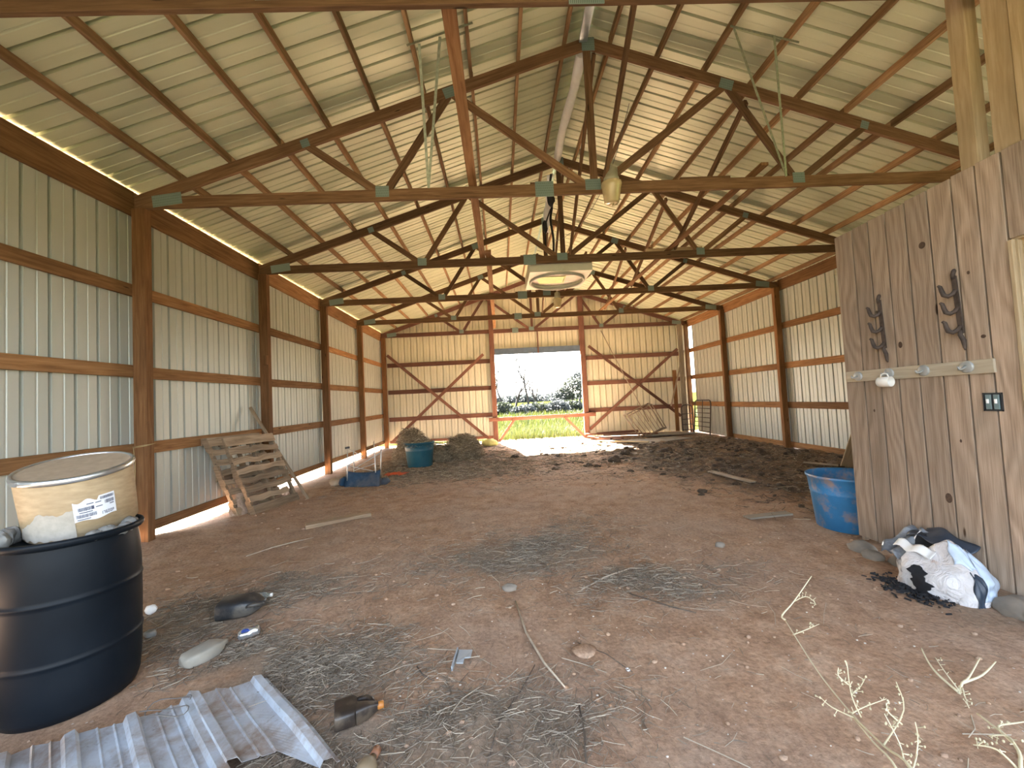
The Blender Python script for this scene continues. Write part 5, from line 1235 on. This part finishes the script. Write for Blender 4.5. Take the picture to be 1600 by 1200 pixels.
def foliage(name, c, rad, n, size, mat, seed, parent):
    r2 = random.Random(seed); V = []; Fc = []; T = []
    for _ in range(n):
        d = Vector((r2.gauss(0, 1), r2.gauss(0, 1), r2.gauss(0, 1))).normalized(); k = (.45+.55*r2.random()**.5)*(1+.5*(float(vnoise(d.x*2+d.z, d.y*2-d.z, 1.3, seed))-.5))
        p = Vector((c[0]+d.x*rad[0]*k, c[1]+d.y*rad[1]*k, max(c[2]+d.z*rad[2]*k, .05))); a = Vector((r2.gauss(0, 1), r2.gauss(0, 1), r2.gauss(0, 1))).normalized(); b = a.orthogonal().normalized(); s_ = size*r2.uniform(.5, 1.2)
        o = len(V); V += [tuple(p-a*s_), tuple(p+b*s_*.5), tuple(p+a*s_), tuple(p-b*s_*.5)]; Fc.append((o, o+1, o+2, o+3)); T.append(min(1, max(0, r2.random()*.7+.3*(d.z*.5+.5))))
    L = parent.location; me = bpy.data.meshes.new(name); me.from_pydata([(x-L.x, y-L.y, z-L.z) for x, y, z in V], [], Fc)
    at = me.attributes.new('tint', 'FLOAT', 'FACE'); at.data.foreach_set('value', T); me.materials.append(mat); ob = bpy.data.objects.new(name, me); COL.objects.link(ob); ob.parent = parent; return ob
def bush(x, y, rx, h, mat, label, seed, n=700, group='bushes beyond the field'):
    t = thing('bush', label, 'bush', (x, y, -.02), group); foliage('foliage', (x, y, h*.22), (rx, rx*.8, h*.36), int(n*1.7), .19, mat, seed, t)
    q = MB(); r2 = random.Random(seed)
    for k in range(5): q.tube([(x, y, -.02), (x+r2.uniform(-.4, .4)*rx, y+r2.uniform(-.3, .3)*rx, h*.25), (x+r2.uniform(-.7, .7)*rx, y+r2.uniform(-.4, .4)*rx, h*.5)], [.03, .02, .008], 5)
    q.build('stems', BARK, t)
bl = [(-1.6, 40.2, 1.15, 1.9, LEAF2), (.3, 42.6, 1.3, 2.2, LEAF), (2.2, 40.4, 1.15, 1.7, LEAF2), (4.1, 42.7, 1.3, 1.9, LEAF), (5.8, 40.3, 1.2, 2.2, LEAF2), (7.6, 42.6, 1.3, 2.1, LEAF), (9.6, 40.2, 1.4, 2.2, LEAF2), (-3.4, 42.6, 1.3, 2.0, LEAF)]
bw = ['behind the left doorway post', 'under the bare tree left of doorway middle', 'under the tallest bare tree', 'in the middle of the doorway view', 'before the big leafy tree', 'under the big leafy tree at right', 'behind the right doorway post', 'far left, behind the back wall']
for k, (x, y, r_, h, m_) in enumerate(bl): bush(x, y, r_, h, m_, 'pale sunlit bush across the field, %s' % bw[k], 60+k)
def bare_tree(x, y, h, label, seed, lean=0):
    t = thing('bare_tree', label, 'tree', (x, y, -.02), 'bare trees beyond the field'); r2 = random.Random(seed); q = MB()
    def br(p, d, L, r_, dep):
        pts = [p]; dd = Vector(d)
        for k in range(4): dd = (dd + Vector((r2.uniform(-.16, .16), r2.uniform(-.16, .16), .05))).normalized(); pts.append(pts[-1]+dd*L/4)
        q.tube(pts, [max(r_*(1-.5*k/4), .028) for k in range(5)], 6)
        if dep:
            for k in range(r2.choice((3, 4))):
                b = pts[r2.choice((2, 3, 4))]; br(b, (dd + Vector((r2.uniform(-.8, .8), r2.uniform(-.6, .6), r2.uniform(.0, .5)))).normalized(), L*r2.uniform(.4, .62), r_*.5, dep-1)
    br(Vector((x, y, -.02)), (lean, 0, 1), h*.62, .16, 3); q.build('trunk_and_branches', BARK, t)
bare_tree(3.3, 46.5, 6.2, 'tall bare forked tree left of the doorway middle', 4)
bare_tree(.4, 46.5, 5.0, 'thin bare tree near the left doorway post', 9, -.15)
bare_tree(1.7, 48, 5.2, 'slender bare snag between two other bare trees', 15, .02)
bare_tree(4.6, 48.5, 4.6, 'leaning bare tree just right of the tallest bare tree', 21, -.2)
bare_tree(9.9, 50, 5.9, 'bare tree rising above the leafy tree at right', 27)
t = thing('leafy_tree', 'big pale green leafy tree beside the right doorway post', 'tree', (8.3, 46, -.02), 'leafy trees beyond the field')
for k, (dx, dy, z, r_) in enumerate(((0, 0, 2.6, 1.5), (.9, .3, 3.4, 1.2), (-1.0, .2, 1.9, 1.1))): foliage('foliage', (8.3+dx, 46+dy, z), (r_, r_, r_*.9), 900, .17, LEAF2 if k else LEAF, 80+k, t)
MB().tube([(8.3, 46, -.02), (8.35, 46, 1.4), (8.5, 46.1, 3.4)], [.14, .11, .04], 8).build('trunk', BARK, t)
for k, (x, w_) in enumerate(((-9, 9), (10, 11), (30, 12))):
    t = thing('tree_belt', ['distant hazy tree belt behind the bare trees at left', 'distant hazy tree belt in the doorway middle', 'distant hazy tree belt at the right of the doorway'][k], 'trees', (x, 190+k*14, -.02), 'distant tree belts')
    foliage('foliage', (x, 190+k*14, 1.2), (w_*1.25, 4, 3.0), 1500, .9, LEAF2, 90+k, t)
